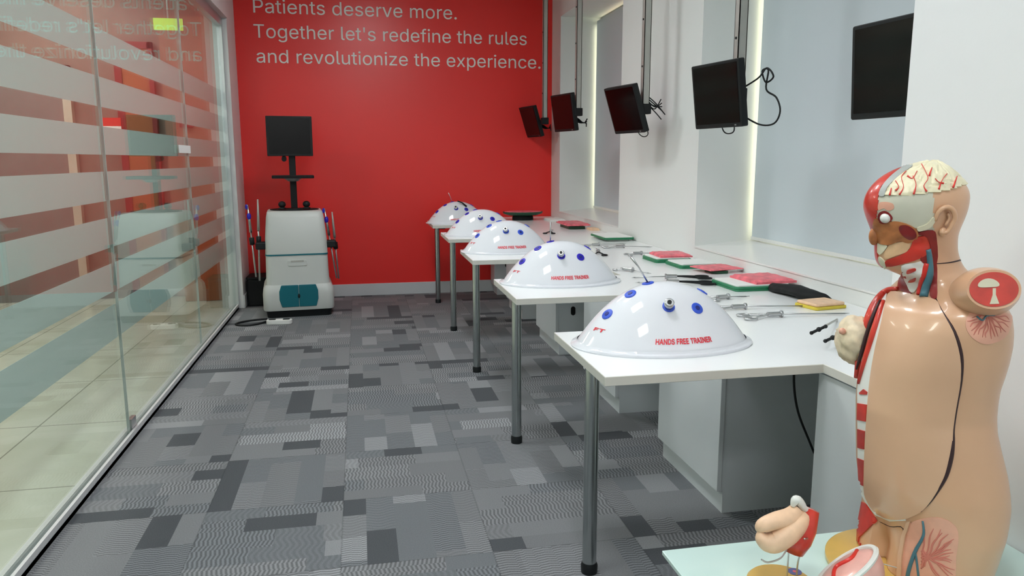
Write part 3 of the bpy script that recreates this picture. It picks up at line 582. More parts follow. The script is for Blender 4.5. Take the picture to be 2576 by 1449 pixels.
# ------------------------------------------------------------------ wall lettering
for txt, x0, x1, z in (('Patients deserve more.', -0.885, 0.966, 2.598), ("Together let's redefine the rules", -0.885, 1.635, 2.383), ('and revolutionize the experience.', -0.873, 1.775, 2.167)):
    o = thing('wall_lettering', {'P': 'top line of white wall lettering, Patients deserve more, cut off above', 'T': "middle line of white lettering, Together let's redefine the rules", 'a': 'lowest line of white lettering, and revolutionize the experience'}[txt[0]], 'lettering', (x0, YW - 0.001, z), group='white lettering on the red wall')
    text_line(txt, 0.228, x1 - x0, 'letter', o, 0.004)

# ------------------------------------------------------------------ worktop with five desk wings
wt = thing('worktop', 'long white laminate worktop with five desk wings on chrome legs', 'worktop', (1.247, 1.6, 0))
XD, XC = 0.613, 1.247
poly = [(XR - 0.002, YW - 0.016), (XC, YW - 0.016)]
for Y in reversed(DESK_Y):
    y1 = min(Y + 0.5325, YW - 0.016)
    poly += [(XC, y1), (XD, y1), (XD, Y), (XC, Y)]
poly = [p for i, p in enumerate(poly) if i == 0 or p != poly[i - 1]]
poly += [(XC, 1.60), (1.399, 1.60), (1.399, 1.789), (XR - 0.002, 1.789)]
poly = [(x - 1.247, y - 1.6) for x, y in poly]
bmm = bmesh.new()
vs = [bmm.verts.new((x, y, DZ - 0.026)) for x, y in poly]
f = bmm.faces.new(vs)
r = bmesh.ops.extrude_face_region(bmm, geom=[f])
for v in [g for g in r['geom'] if isinstance(g, bmesh.types.BMVert)]: v.co.z = DZ
bmesh.ops.recalc_face_normals(bmm, faces=bmm.faces)
me = bpy.data.meshes.new('top'); bmm.to_mesh(me); bmm.free()
me.materials.append(MT['lam']); me.materials.append(MT['lamedge'])
for p in me.polygons: p.material_index = 0 if abs(p.normal.z) > 0.5 else 1
o = bpy.data.objects.new('top', me); C.objects.link(o); o.parent = wt
bv = o.modifiers.new('bevel', 'BEVEL'); bv.width = 0.0015; bv.segments = 1
for Y in DESK_Y:
    lx, ly = 0.658 - 1.247 + 0.022, Y + 0.10 - 1.6 if False else Y + 0.322 - 1.6
    leg = MB().tube([(lx, ly, 0.03), (lx, ly, DZ - 0.026)], 0.0225, 20).build('leg', 'chrome', wt); smooth_angle(leg)
    smooth_angle(MB().lathe([(0.026, 0), (0.027, 0.025), (0.0235, 0.035)], 20, c=(lx, ly, 0)).build('foot', 'black', leg))
    MB().box(lx + 0.02, lx + 0.075, ly - 0.03, ly + 0.03, DZ - 0.06, DZ - 0.026).build('bracket', 'black', leg, bevel=0.006)

# ------------------------------------------------------------------ base cabinets under the worktop
where = ('beside the torso model', 'under the nearest wing, open knee space before it', 'under the second wing from the camera', 'under the third wing from the camera', 'under the fourth wing from the camera', 'against the red wall')
spans = [(1.62, 1.87)] + [(Y + 0.612, min(Y + 1.185, YW - 0.03)) for Y in DESK_Y]
for i, (y0, y1) in enumerate(spans):
    c = thing('base_cabinet', 'pale grey base cabinet ' + where[i], 'cabinet', (1.258, y0, 0), group='base cabinets under the worktop')
    w = y1 - y0
    xe = 0.58 if i else 0.135
    if w < 0.1: pass
    MB().box(0.018, xe, 0.004, w - 0.004, 0.085, DZ - 0.028).build('carcass', 'cab', c)
    MB().box(0, 0.018, 0, w, 0.088, DZ - 0.034).build('door', 'cab', c, bevel=0.0015)
    MB().box(0.026, xe, 0.004, w - 0.004, 0, 0.085).build('plinth', 'cab', c)
    if i > 1: MB().prism(rrect(0.03, 0.06, 0.0149), -0.002, 0.004, mtx=Matrix.Translation((0.12, 0.0, 0.30)) @ Matrix.Rotation(pi / 2, 4, 'X')).build('cable_port', 'black', c)
# cables under the worktop
tag(MB().tube(spline([(1.30, 3.52, 0.706), (1.33, 3.50, 0.64), (1.42, 3.47, 0.62), (1.52, 3.5, 0.66), (1.6, 3.56, 0.706)]), 0.006).build('drooping_cable', 'black', smooth=True), 'black cable drooping below the second desk wing', 'cable')
tag(MB().tube(spline([(1.34, 2.12, 0.706), (1.345, 2.13, 0.60), (1.36, 2.12, 0.50), (1.42, 2.13, 0.38), (1.52, 2.16, 0.2), (1.6, 2.2, 0.005)]), 0.004).build('hanging_cable', 'black', smooth=True), 'black cable hanging in the knee space under the nearest desk wing', 'cable')

# ------------------------------------------------------------------ trainer domes
DA, DB, DH = 0.272, 0.185, 0.185
def dome_pt(u, v, off=0.0):
    """u: compass angle, v: 0 rim .. 1 crown; returns the point and the outward normal"""
    def P(u, v):
        t = v * pi / 2
        r = cos(t) ** 0.92; z = sin(t) ** 2.0
        return V((DA * r * cos(u), DB * r * sin(u), DH * z + 0.006))
    e = 1e-3
    v = min(v, 0.995)
    p = P(u, v); n = (P(u + e, v) - p).cross(P(u, min(v + e, 0.999)) - p).normalized()
    return p + n * off, n
def dome_by_xy(x, y):
    u = math.atan2(y / DB, x / DA); r = math.hypot(x / DA, y / DB)
    v = math.acos(min(1, r ** (1 / 0.92))) / (pi / 2)
    return u, v
PORTS = [(-0.026, -0.106), (0.064, -0.106), (-0.188, -0.030), (-0.114, -0.022), (-0.048, 0.006), (0.128, 0.0)]
def disc_on_dome(x, y, r, th, off=0.0, n=20):
    u, v = dome_by_xy(x, y); p, nn = dome_pt(u, v, off)
    q = nn.to_track_quat('Z', 'Y').to_matrix().to_4x4(); q.translation = p
    b = MB(); b.lathe([(r * 0.96, -0.004), (r, 0), (r, th * 0.6), (r * 0.9, th)], n, mtx=q)
    return b, q
def make_dome(label, portm):
    t = thing('trainer_dome', label, 'dome', group='white laparoscopic trainer domes')
    b = MB(); nu, nv = 96, 40
    vs = []; fs = []
    for i in range(nv):
        for j in range(nu): vs.append(dome_pt(2 * pi * j / nu, i / (nv - 0.5))[0])
    vs.append(V((0, 0, DH + 0.006)))
    for i in range(nv - 1):
        for j in range(nu): fs.append((i * nu + j, i * nu + (j + 1) % nu, (i + 1) * nu + (j + 1) % nu, (i + 1) * nu + j))
    for j in range(nu): fs.append(((nv - 1) * nu + j, (nv - 1) * nu + (j + 1) % nu, nv * nu))
    b.add(vs, fs).build('shell', 'shell', t, smooth=True)
    smooth_angle(MB().lathe([(0.97, 0.0), (1.05, 0.0), (1.058, 0.004), (1.05, 0.008), (1.0, 0.011), (0.985, 0.018)], 96, sx=DA, sy=DB, cap0=False, cap1=False).build('flange', 'shell', t), 50)
    for i, (x, y) in enumerate(PORTS):
        bb, q = disc_on_dome(x, y, 0.0185, 0.003)
        p = bb.build('port', portm, t); smooth_angle(p)
        b2, _ = disc_on_dome(x, y, 0.008, 0.0045)
        b2.build('valve', 'portc', p)
    # camera sleeve standing in the left front port
    x, y = PORTS[0]; u, v = dome_by_xy(x, y); p, nn = dome_pt(u, v)
    d = (nn + V((-0.25, -0.3, 0.15))).normalized()
    q = d.to_track_quat('Z', 'Y').to_matrix().to_4x4(); q.translation = p + d * 0.001
    s = MB().lathe([(0.012, 0), (0.012, 0.016), (0.0145, 0.018), (0.0145, 0.026), (0.011, 0.029)], 20, mtx=q).build('camera_sleeve', 'steel', t); smooth_angle(s)
    MB().lathe([(0.0065, 0.026), (0.0065, 0.032)], 16, mtx=q).build('lens', 'black', s)
    return t
def dome_text(t):
    """raised red lettering that follows the front of the shell"""
    for x0, z0, size, words in ((-0.085, 0.030, 1.0, 'HANDS FREE TRAINER'), (-0.262, 0.050, 0.6, 'FT')):
        for o in text_line(words, 0.027 * size, 0.172 if x0 > -0.2 else 0.022, 'print_', None, 0.0006, 'print', 0.0011 * size):
            for vtx in o.data.vertices:
                X = x0 + o.location.x + vtx.co.x
                if x0 > -0.2: ang = -pi / 2 + math.asin(max(-1, min(1, X / (DA * 0.9))))
                else: ang = radians(190) + (vtx.co.x) / DB * 2.4
                tgt = z0 + 0.006 + vtx.co.z
                lo, hi = 0.0, 0.8
                for _ in range(22):
                    m_ = (lo + hi) / 2
                    if dome_pt(ang, m_)[0].z < tgt: lo = m_
                    else: hi = m_
                p, n = dome_pt(ang, lo); vtx.co = p + n * (0.0010 - vtx.co.y)
            o.location = (0, 0, 0); o.parent = t
DOMES = [((0.905, 2.165), 0, 'port', 'nearest white trainer dome, with bright blue ports and red print, beside the torso'),
         ((0.905, 3.385), 0, 'port2', 'white trainer dome on the second desk wing from the camera'),
         ((0.885, 4.60), 0, 'port', 'white trainer dome on the third desk wing, middle of the row of five'),
         ((0.90, 5.68), 0, 'port2', 'white trainer dome on the fourth desk wing, last but one towards the red wall'),
         ((0.86, 6.80), 0, 'port2', 'farthest white trainer dome, right in front of the red wall')]
pd = {}
for (x, y), rz, pm, lab in DOMES:
    if pm not in pd:
        pd[pm] = t = make_dome(lab, pm); dome_text(t)
    else:
        t = copy_tree(pd[pm]); t['label'] = lab
    t.location = (x, y, DZ); t.rotation_euler = (0, 0, rz)
# rods standing in ports of the domes
for (i, r, dx, lab) in ((0, 0.1, -0.035, 'thin steel rod standing in the top port of the nearest dome'), (1, 0.11, 0.0, 'thin steel rod standing in the top port of the second dome'), (4, 0.10, -0.02, 'thin steel rod standing in the farthest dome by the red wall')):
    (x, y), _, _, _ = DOMES[i]
    p, n = dome_pt(*dome_by_xy(*PORTS[4])); p = p + V((x, y, DZ + 0.002))
    tag(MB().tube([p, p + V((dx * 0.9, 0.0, r * 0.5)), p + V((dx * 1.6, 0.0, r * 0.8))], [0.0025, 0.0025, 0.004], 8).build('steel_rod', 'steel', smooth=True), lab, 'rod')
(x, y), _, _, _ = DOMES[4]
p, n = dome_pt(*dome_by_xy(0.04, -0.07)); p = p + V((x, y, DZ + 0.004))
tag(MB().tube([p + V((-0.05, -0.01, 0.03)), p + V((-0.01, -0.01, 0.015)), p + V((0.03, -0.015, -0.02))], [0.006, 0.006, 0.009], 10).build('black_trocar', 'black', smooth=True), 'short black tube leaning on the farthest dome', 'trocar')

# ------------------------------------------------------------------ monitors hanging from the ceiling
def rotm(yaw, tilt):
    # local: +X = screen normal (towards the viewer), Y = width, Z = up
    n = V((-cos(yaw), -sin(yaw), 0)); s = V((sin(yaw), -cos(yaw), 0))
    up = V((0, 0, 1)) * cos(tilt) + n * sin(tilt); nn = s.cross(up)
    if nn.dot(n) < 0: nn = -nn; s = -s
    nn = (up.cross(s)); 
    if nn.dot(n) < 0: nn = -nn
    M_ = Matrix((nn, s, up)).transposed().to_4x4()
    return M_
def make_monitor(label, pos, yaw, tilt, pole, w=0.35, h=0.295, cabl=0, group='monitors hanging over the desks'):
    t = thing('hanging_monitor', label, 'monitor', (pole[0], pole[1], CEIL), group=group)
    off = V((pole[0], pole[1], CEIL)); c = V(pos) - off
    R_ = rotm(yaw, tilt); T_ = Matrix.Translation(c) @ R_
    hz = c.z
    b = MB().prism(rrect(w, h, 0.008), -0.034, 0.0, mtx=T_ @ Matrix(((0, 0, 1, 0), (1, 0, 0, 0), (0, 1, 0, 0), (0, 0, 0, 1))))
    b.build('housing', 'black', t, bevel=0.003)
    MB().box(-0.06, -0.034, -w * 0.33, w * 0.33, -h * 0.36, h * 0.32, mtx=T_).build('rear_cover', 'blackm', t, bevel=0.012, seg=3)
    sc = MB().box(0.0, 0.0015, -w / 2 + 0.014, w / 2 - 0.014, -h / 2 + 0.02, h / 2 - 0.013, mtx=T_).build('screen', 'screen', t)
    MB().box(0.0, 0.0022, w / 2 - 0.05, w / 2 - 0.04, -h / 2 + 0.007, -h / 2 + 0.013, mtx=T_).build('power_button', 'steel', t)
    # ceiling channel: a slotted C section with a base plate
    p = MB(); g = 0.021
    p.box(-g, g, -g, -g + 0.004, hz - 0.02, -0.004); p.box(-g, -g + 0.004, -g, g, hz - 0.02, -0.004); p.box(g - 0.004, g, -g, g, hz - 0.02, -0.004)
    p.box(-g, -g + 0.014, g - 0.004, g, hz - 0.02, -0.004); p.box(g - 0.014, g, g - 0.004, g, hz - 0.02, -0.004)
    p.box(-0.06, 0.06, -0.06, 0.06, -0.006, 0)
    pl = p.build('ceiling_pole', 'pole', t)
    for k in range(3):
        z = hz + 0.25 + 0.27 * k
        MB().tube([(-g - 0.004, 0, z), (-g, 0, z)], 0.006, 10).build('bolt', 'black', pl)
    back = T_ @ V((-0.06, 0, 0)); hub = V((0, 0, hz))
    MB().tube([hub, (hub + back) / 2 + V((0, 0, -0.01)), back], 0.016, 10).box(-0.032, 0.032, -0.028, 0.028, hz - 0.03, hz + 0.03).build('bracket_arm', 'blackm', t, bevel=0.004)
    P = lambda x, y, z: T_ @ V((x, -y, z))
    if cabl == 1:   # small coil and one long loop
        MB().tube(spline([P(-0.06, -0.05, 0.0), P(-0.10, -0.17, 0.05), P(-0.12, -0.21, 0.09), P(-0.12, -0.25, 0.05), P(-0.12, -0.2, 0.03), P(-0.12, -0.18, 0.08), P(-0.12, -0.22, 0.08), P(-0.12, -0.2, 0.0), P(-0.13, -0.25, -0.04), P(-0.13, -0.27, -0.1), P(-0.12, -0.24, -0.15), P(-0.1, -0.17, -0.15), P(-0.06, -0.1, -0.1)]), 0.004, 8).build('cable', 'black', t, smooth=True)
        MB().tube(spline([P(-0.05, 0.05, -0.10), P(-0.06, 0.04, -0.165), P(-0.06, 0.0, -0.18), P(-0.06, -0.04, -0.165), P(-0.05, -0.05, -0.10)]), 0.003, 8).build('cable', 'black', t, smooth=True)
    elif cabl == 2:  # bundle sticking out
        for k in range(6):
            a = k * 0.5
            MB().tube(spline([P(-0.05, -0.03, 0.0), P(-0.10, -0.10, 0.0 + 0.01 * k), P(-0.12, -0.14 - 0.01 * (k % 3), -0.05 + 0.012 * k), P(-0.14 - 0.02 * sin(a), -0.165 - 0.022 * ((k * 7) % 4) / 2, -0.11 + 0.024 * ((k * 5) % 6))]), 0.0035, 6).build('cable', 'black', t, smooth=True)
        MB().tube(spline([P(-0.05, 0.0, -0.10), P(-0.06, -0.01, -0.17), P(-0.06, -0.06, -0.19), P(-0.06, -0.11, -0.17), P(-0.05, -0.12, -0.10)]), 0.003, 8).build('cable', 'black', t, smooth=True)
    elif cabl == 3:
        for k in range(4):
            MB().tube(spline([P(-0.05, -0.02, -0.02), P(-0.09, -0.08, -0.06 - 0.01 * k), P(-0.12, -0.11 - 0.01 * k, -0.10), P(-0.14, -0.14 + 0.01 * k, -0.07 - 0.02 * k)]), 0.0045, 6).build('cable', 'black', t, smooth=True)
    else:
        MB().tube(spline([P(-0.03, -0.10, -0.12), P(-0.05, -0.115, -0.16), P(-0.07, -0.14, -0.18)]), 0.005, 8).build('cable', 'black', t, smooth=True)
    return t
make_monitor('monitor hanging in front of the red wall, farthest of the row', (1.625, 7.26, 1.652), 0.192, 0.30, (1.712, 7.02), cabl=3)
make_monitor('small tilted monitor hanging just right of the red wall edge', (1.625, 6.06, 1.668), 0.224, 0.15, (1.712, 5.92), cabl=3)
make_monitor('steeply tilted monitor with a bundle of cables, before the far window', (1.625, 4.60, 1.600), 0.202, 0.32, (1.712, 4.47), cabl=2)
make_monitor('monitor with a long looping cable, above the nearest desk wings', (1.625, 3.345, 1.589), 0.183, 0.13, (1.712, 3.30), cabl=1)
make_monitor('nearest black monitor, half hidden by the white pillar at upper right', (1.605, 2.115, 1.574), 0.10, 0.06, (1.70, 2.03), w=0.36, h=0.295, cabl=0)

# ------------------------------------------------------------------ simulator cart
ct = thing('simulator_cart', 'off-white surgical simulator cart with teal doors, mast and screen', 'cart', (-0.545, 6.74, 0), radians(5))
def loft(rings, m, name, parent, bevel=0.0):
    b = MB(); n = len(rings[0])
    vs = [v for r in rings for v in r]; fs = []
    for i in range(len(rings) - 1):
        for j in range(n): fs.append((i * n + j, i * n + (j + 1) % n, (i + 1) * n + (j + 1) % n, (i + 1) * n + j))
    fs.append(tuple(range(n - 1, -1, -1))); fs.append(tuple((len(rings) - 1) * n + j for j in range(n)))
    o = b.add(vs, fs).build(name, m, parent, bevel=bevel)
    return smooth_angle(o, 40)
def ring(w, y0, y1, z, r=0.05, n=6):
    return [(x, (y0 + y1) / 2 + y, z) for x, y in rrect(w, y1 - y0, r, n)]
loft([ring(0.52, -0.24, 0.26, 0.0, 0.04), ring(0.54, -0.25, 0.27, 0.07, 0.04)], 'black', 'base', ct)
loft([ring(0.565, -0.27, 0.28, 0.062, 0.05), ring(0.575, -0.275, 0.285, 0.075, 0.05), ring(0.575, -0.275, 0.285, 0.20, 0.05), ring(0.565, -0.27, 0.28, 0.245, 0.05), ring(0.53, -0.255, 0.27, 0.275, 0.05)], 'cartw', 'skirt', ct)
loft([ring(0.515, -0.245, 0.26, 0.26), ring(0.505, -0.24, 0.26, 0.40), ring(0.50, -0.235, 0.255, 0.518)], 'cartw', 'lower_body', ct)
loft([ring(0.507, -0.24, 0.258, 0.518), ring(0.507, -0.24, 0.258, 0.530)], 'teal', 'seam_band', ct)
loft([ring(0.502, -0.238, 0.256, 0.530), ring(0.495, -0.235, 0.25, 0.66), ring(0.465, -0.20, 0.235, 0.83), ring(0.448, -0.18, 0.225, 0.872), ring(0.43, -0.165, 0.215, 0.88)], 'cartw', 'upper_body', ct)
MB().lathe([(1, 0), (1.0, 0.012), (0.94, 0.012), (0.90, 0.006)], 40, sx=0.20, sy=0.15, c=(0, 0.02, 0.876)).build('top_well', 'black', ct)
MB().prism(rrect(0.155, 0.05, 0.012), -0.006, 0.004, mtx=Matrix.Translation((0.0, -0.240, 0.455)) @ Matrix.Rotation(pi / 2, 4, 'X')).build('drawer_grip', 'cartw', ct, bevel=0.002)
MB().box(-0.052, 0.052, -0.2455, -0.238, 0.462, 0.478).build('grip_slot', 'pole', ct)
for s in (-1, 1):
    d = MB().prism([(s * 0.002, -0.092), (s * 0.138, -0.092), (s * 0.156, -0.03), (s * 0.156, 0.04), (s * 0.138, 0.092), (s * 0.002, 0.092)], 0.0, 0.012, mtx=Matrix.Translation((0, -0.272, 0.185)) @ Matrix.Rotation(pi / 2, 4, 'X')).build('door', 'teal', ct, bevel=0.004)
MB().ball((0, -0.287, 0.185), 0.010, 0.006, 0.018).build('door_latch', 'black', ct, smooth=True)
MB().box(-0.027, 0.027, 0.06, 0.10, 0.88, 1.42).build('mast', 'black', ct, bevel=0.004)
MB().prism(rrect(0.34, 0.22, 0.02), 1.148, 1.172, mtx=Matrix.Translation((0, -0.02, 0))).build('keyboard_shelf', 'blackm', ct, bevel=0.004)
smooth_angle(MB().lathe([(0.04, 1.122), (0.075, 1.147)], 24, sx=1, sy=0.6, c=(0, -0.03, 0)).build('shelf_mount', 'steel', ct))
mm = MB().prism(rrect(0.372, 0.33, 0.006), 0, 0.035, mtx=Matrix.Translation((-0.012, 0.045, 1.497)) @ Matrix.Rotation(pi / 2, 4, 'X')).build('monitor', 'black', ct, bevel=0.003)
MB().box(-0.18, 0.156, 0.0085, 0.0105, 1.352, 1.645).build('screen', 'screen', mm)
smooth_angle(MB().tube([(-0.065, -0.02, 1.305), (-0.065, 0.045, 1.315)], 0.02, 16).build('webcam', 'black', ct))
for s in (-1, 1):
    j = MB().lathe([(0.035, 0.888), (0.03, 0.90), (0.012, 0.905), (0.012, 0.915)], 20, c=(s * 0.10, 0.0, 0)).ball((s * 0.10, 0.0, 0.928), 0.031, 0.03, 0.028).build('joystick', 'black', ct, smooth=True)
    MB().box(s * 0.275 - 0.05, s * 0.275 + 0.05, -0.20, -0.10, 0.57, 0.63).build('tool_holder', 'black', ct, bevel=0.01)
MB().ball((0, -0.05, 0.888), 0.06, 0.03, 0.012).build('control_hub', 'black', ct, smooth=True)
def cart_tool(label, x, y, z0, dx, L, knob, z1=None):
    t = thing('laparoscopic_tool', label, 'surgical tool', (x, y, z0), group='long surgical tools at the sides of the cart')
    d = V((dx, 0.02, 1)).normalized()
    MB().tube([V((0, 0, 0)), d * L * 0.62], 0.007, 10).build('shaft', 'steel', t, smooth=True)
    MB().tube([d * L * 0.45, d * L * 0.55], 0.020, 12).build('collar', 'black', t, smooth=True)
    MB().tube([d * L * 0.62, d * L * 0.8, d * L], [0.012, 0.010, 0.006], 10).build('handle', 'steel' if knob else 'pole', t, smooth=True)
    if knob:
        MB().ball(d * L * 0.84, 0.017, 0.017, 0.03).ball(d * L * 0.97 + V((-0.01, 0, 0)), 0.012, 0.012, 0.022).build('knob', 'port2', t, smooth=True)
cart_tool('silver tool with blue knobs left of the cart, outer one', -0.865, 6.55, 0.34, -0.06, 0.60, True)
cart_tool('slim grey tool left of the cart, the taller inner one', -0.845, 6.60, 0.30, 0.03, 0.68, False)
cart_tool('silver tool with a blue knob leaning at the right side of the cart', -0.215, 6.62, 0.30, -0.13, 0.60, True)
cart_tool('thin black-handled tool at the right side of the cart', -0.20, 6.72, 0.28, -0.06, 0.58, False)
for n_, (x, y) in (('wheel', (0, 0)),): pass
# power strip and lead on the floor
ps = thing('power_strip', 'white power strip with two dark sockets on the carpet before the cart', 'power strip', (-0.665, 6.24, 0), radians(-3))
MB().prism(rrect(0.20, 0.075, 0.03), 0, 0.035).build('body', 'paper', ps, bevel=0.005)
for s in (-1, 1):
    MB().prism(rrect(0.055, 0.035, 0.012, cx=s * 0.055), 0.035, 0.038).build('socket', 'black', ps)
tag(MB().tube(spline([(-0.78, 6.42, 0.008), (-0.86, 6.40, 0.008), (-0.97, 6.33, 0.008), (-1.0, 6.24, 0.008), (-0.92, 6.19, 0.008), (-0.84, 6.22, 0.008), (-0.78, 6.30, 0.008), (-0.74, 6.36, 0.008)], 8), 0.008, 8).build('power_lead', 'black', smooth=True), 'black power lead looped on the carpet by the glass wall', 'cable')
bg = thing('storage_box', 'dark charcoal box in the corner between glass end and cart', 'box', (-0.935, 7.20, 0))
MB().prism(rrect(0.17, 0.28, 0.02), 0, 0.24).build('body', 'blackm', bg, bevel=0.01)
MB().prism(rrect(0.176, 0.288, 0.02), 0.24, 0.262).build('lid', 'blackm', bg, bevel=0.006)

# ------------------------------------------------------------------ things on the worktop
def tray(name, label, x0, x1, y0, y1, z, m, m2, h=0.022, rz=0, cat='tray', group=None, inner='paper'):
    cx, cy = (x0 + x1) / 2, (y0 + y1) / 2
    t = thing(name, label, cat, (cx, cy, z), rz, group)
    w, d = x1 - x0, y1 - y0
    MB().prism(rrect(w, d, 0.02), 0, h * 0.35).prism(rrect(w * 1.0, d, 0.02), h * 0.35, h * 0.75).build('tray_body', m, t, bevel=0.003)
    MB().prism(rrect(w - 0.02, d - 0.02, 0.014), h * 0.7, h).build('insert', inner, t, bevel=0.002)
    return t
def pad(label, x0, x1, y0, y1, z, rz=0, h=0.012, m='pink', group='pink suture pads', bend=0.0):
    cx, cy = (x0 + x1) / 2, (y0 + y1) / 2
    w, d = x1 - x0, y1 - y0
    b = MB(); n = 14
    vs = []; fs = []
    for k in (0, 1):
        for i in range(n + 1):
            for j in range(n + 1):
                x = -w / 2 + w * i / n; y = -d / 2 + d * j / n
                edge = min(i, n - i, j, n - j)
                zz = (0 if k == 0 else h * (0.55 if edge == 0 else 1.0)) + (0.0025 * noise.noise(V((x * 40, y * 40, k))) if k else 0) + bend * (2 * y / d) ** 2
                vs.append((x, y, zz))
    o_ = (n + 1) ** 2
    for i in range(n):
        for j in range(n):
            a = i * (n + 1) + j
            fs.append((a, a + 1, a + n + 2, a + n + 1)); fs.append((o_ + a, o_ + a + n + 1, o_ + a + n + 2, o_ + a + 1))
    for j in range(n):
        fs += [(j, j + 1, o_ + j + 1, o_ + j)]; a = n * (n + 1) + j; fs += [(a, o_ + a, o_ + a + 1, a + 1)]
        a = j * (n + 1); fs += [(a, o_ + a, o_ + a + n + 1, a + n + 1)]; a += n; fs += [(a, a + n + 1, o_ + a + n + 1, o_ + a)]
    o = b.add(vs, fs).build('suture_pad', m, smooth=False)
    smooth_angle(o, 50)
    o.location = (cx, cy, z); o.rotation_euler = (0, 0, rz)
    return tag(o, label, 'pad', group)
G_ = 'green suture trays along the worktop'
tray('suture_tray', 'nearest green-edged tray, under a pink pad beside the black pouch', 1.565, 1.835, 2.955, 3.20, DZ, 'green', None, 0.026, group=G_)
pad('large pink pad on the nearest green tray', 1.66, 1.86, 2.975, 3.19, DZ + 0.026, radians(4), 0.018)
tray('suture_tray', 'green-edged tray under a pink pad, second tray group from the camera', 1.575, 1.79, 3.885, 4.10, DZ, 'green', None, 0.026, group=G_)
pad('pink pad on the green tray behind the nearest dome', 1.615, 1.80, 3.90, 4.09, DZ + 0.026, radians(-3), 0.016)
tray('suture_tray', 'bright green empty tray overlapping beside a pink-topped tray', 1.615, 1.83, 3.645, 3.86, DZ, 'green', None, 0.024, group=G_)
tray('suture_block', 'small dark green block under a pink pad at the wall', 1.70, 1.79, 3.45, 3.56, DZ, 'dgreen', None, 0.018, inner='dgreen', cat='block')
pad('thin pink pad lying over a small dark block', 1.66, 1.86, 3.45, 3.62, DZ + 0.018, radians(12), 0.008)
tray('suture_tray', 'green-edged tray with white insert, below the far window sill', 1.645, 1.865, 4.99, 5.33, DZ + 0.012, 'green', None, 0.018, group=G_)
tray('foam_block', 'white foam block under the far green-edged tray', 1.68, 1.84, 5.02, 5.28, DZ, 'paper', None, 0.012, cat='block')
tray('suture_block', 'dark green block under a pink pad near the red wall', 1.66, 1.80, 5.95, 6.25, DZ, 'dgreen', None, 0.03, inner='dgreen', cat='block')
pad('pink pad on a dark green block near the red wall', 1.635, 1.83, 5.92, 6.27, DZ + 0.03, 0, 0.018)
pad('small yellowish pad beside the pink pad near the red wall', 1.80, 1.87, 5.80, 5.93, DZ, 0, 0.018, 'peach', 'yellowish pads')
t = thing('kidney_dish', 'dark green oval dish on a low stand before the red wall', 'dish', (1.50, 7.0, DZ))
smooth_angle(MB().lathe([(0.10, 0), (0.10, 0.03), (0.09, 0.045)], 28, sx=1.0, sy=0.7).build('stand', 'blackm', t))
smooth_angle(MB().lathe([(0.14, 0.045), (0.185, 0.062), (0.19, 0.078), (0.18, 0.078), (0.14, 0.06)], 32, sy=0.7).build('dish', 'dgreen', t))
smooth_angle(MB().lathe([(0.178, 0.074), (0.17, 0.082), (0.02, 0.086)], 32, sy=0.66).build('contents', 'pink', t))
tag(pad('white foam sheet beside the green dish by the red wall', 1.70, 1.85, 6.75, 7.0, DZ, 0, 0.02, 'paper', 'x'), 'white foam sheet beside the green dish by the red wall', 'foam')
if 'group' in bpy.data.objects['suture_pad']: pass
# black pouch
b = MB(); path = [(0, 0.155, 0.012), (0.0, 0.10, 0.018), (0.005, 0.03, 0.024), (0.0, -0.05, 0.022), (0.01, -0.12, 0.016), (0.025, -0.165, 0.009)]
rad = [0.02, 0.042, 0.052, 0.048, 0.03, 0.012]
vs = []; fs = []; n = 24; P_ = spline(path, 6); R2 = [r_[0] for r_ in spline([(r, 0, 0) for r in rad], 6)]
for p_, r_ in zip(P_, R2):
    for j in range(n):
        a = 2 * pi * j / n
        k = 1 + 0.10 * noise.noise(V((p_.y * 30, a * 1.2, 0)))
        vs.append((p_.x + r_ * cos(a) * k, p_.y, max(0.001, p_.z + min(r_, 0.022) * sin(a) * k)))
for i in range(len(P_) - 1):
    for j in range(n): fs.append((i * n + j, i * n + (j + 1) % n, (i + 1) * n + (j + 1) % n, (i + 1) * n + j))
fs.append(tuple(range(n))); fs.append(tuple((len(P_) - 1) * n + j for j in range(n)))
o = b.add(vs, fs).build('black_pouch', 'blackm', smooth=True)
o.location = (1.755, 2.80, DZ); o.rotation_euler = (0, 0, radians(8))
tag(o, 'crumpled shiny black pouch lying by the wall beside the nearest green tray', 'pouch')
t = thing('suture_pad_tray', 'yellow-edged pad with peach top beside the black pouch', 'pad', (1.725, 2.585, DZ), radians(10))
MB().prism(rrect(0.15, 0.12, 0.01), 0, 0.012).build('base', 'yellow', t, bevel=0.003)
MB().prism(rrect(0.14, 0.11, 0.01), 0.012, 0.024).build('skin_top', 'peach', t, bevel=0.004)
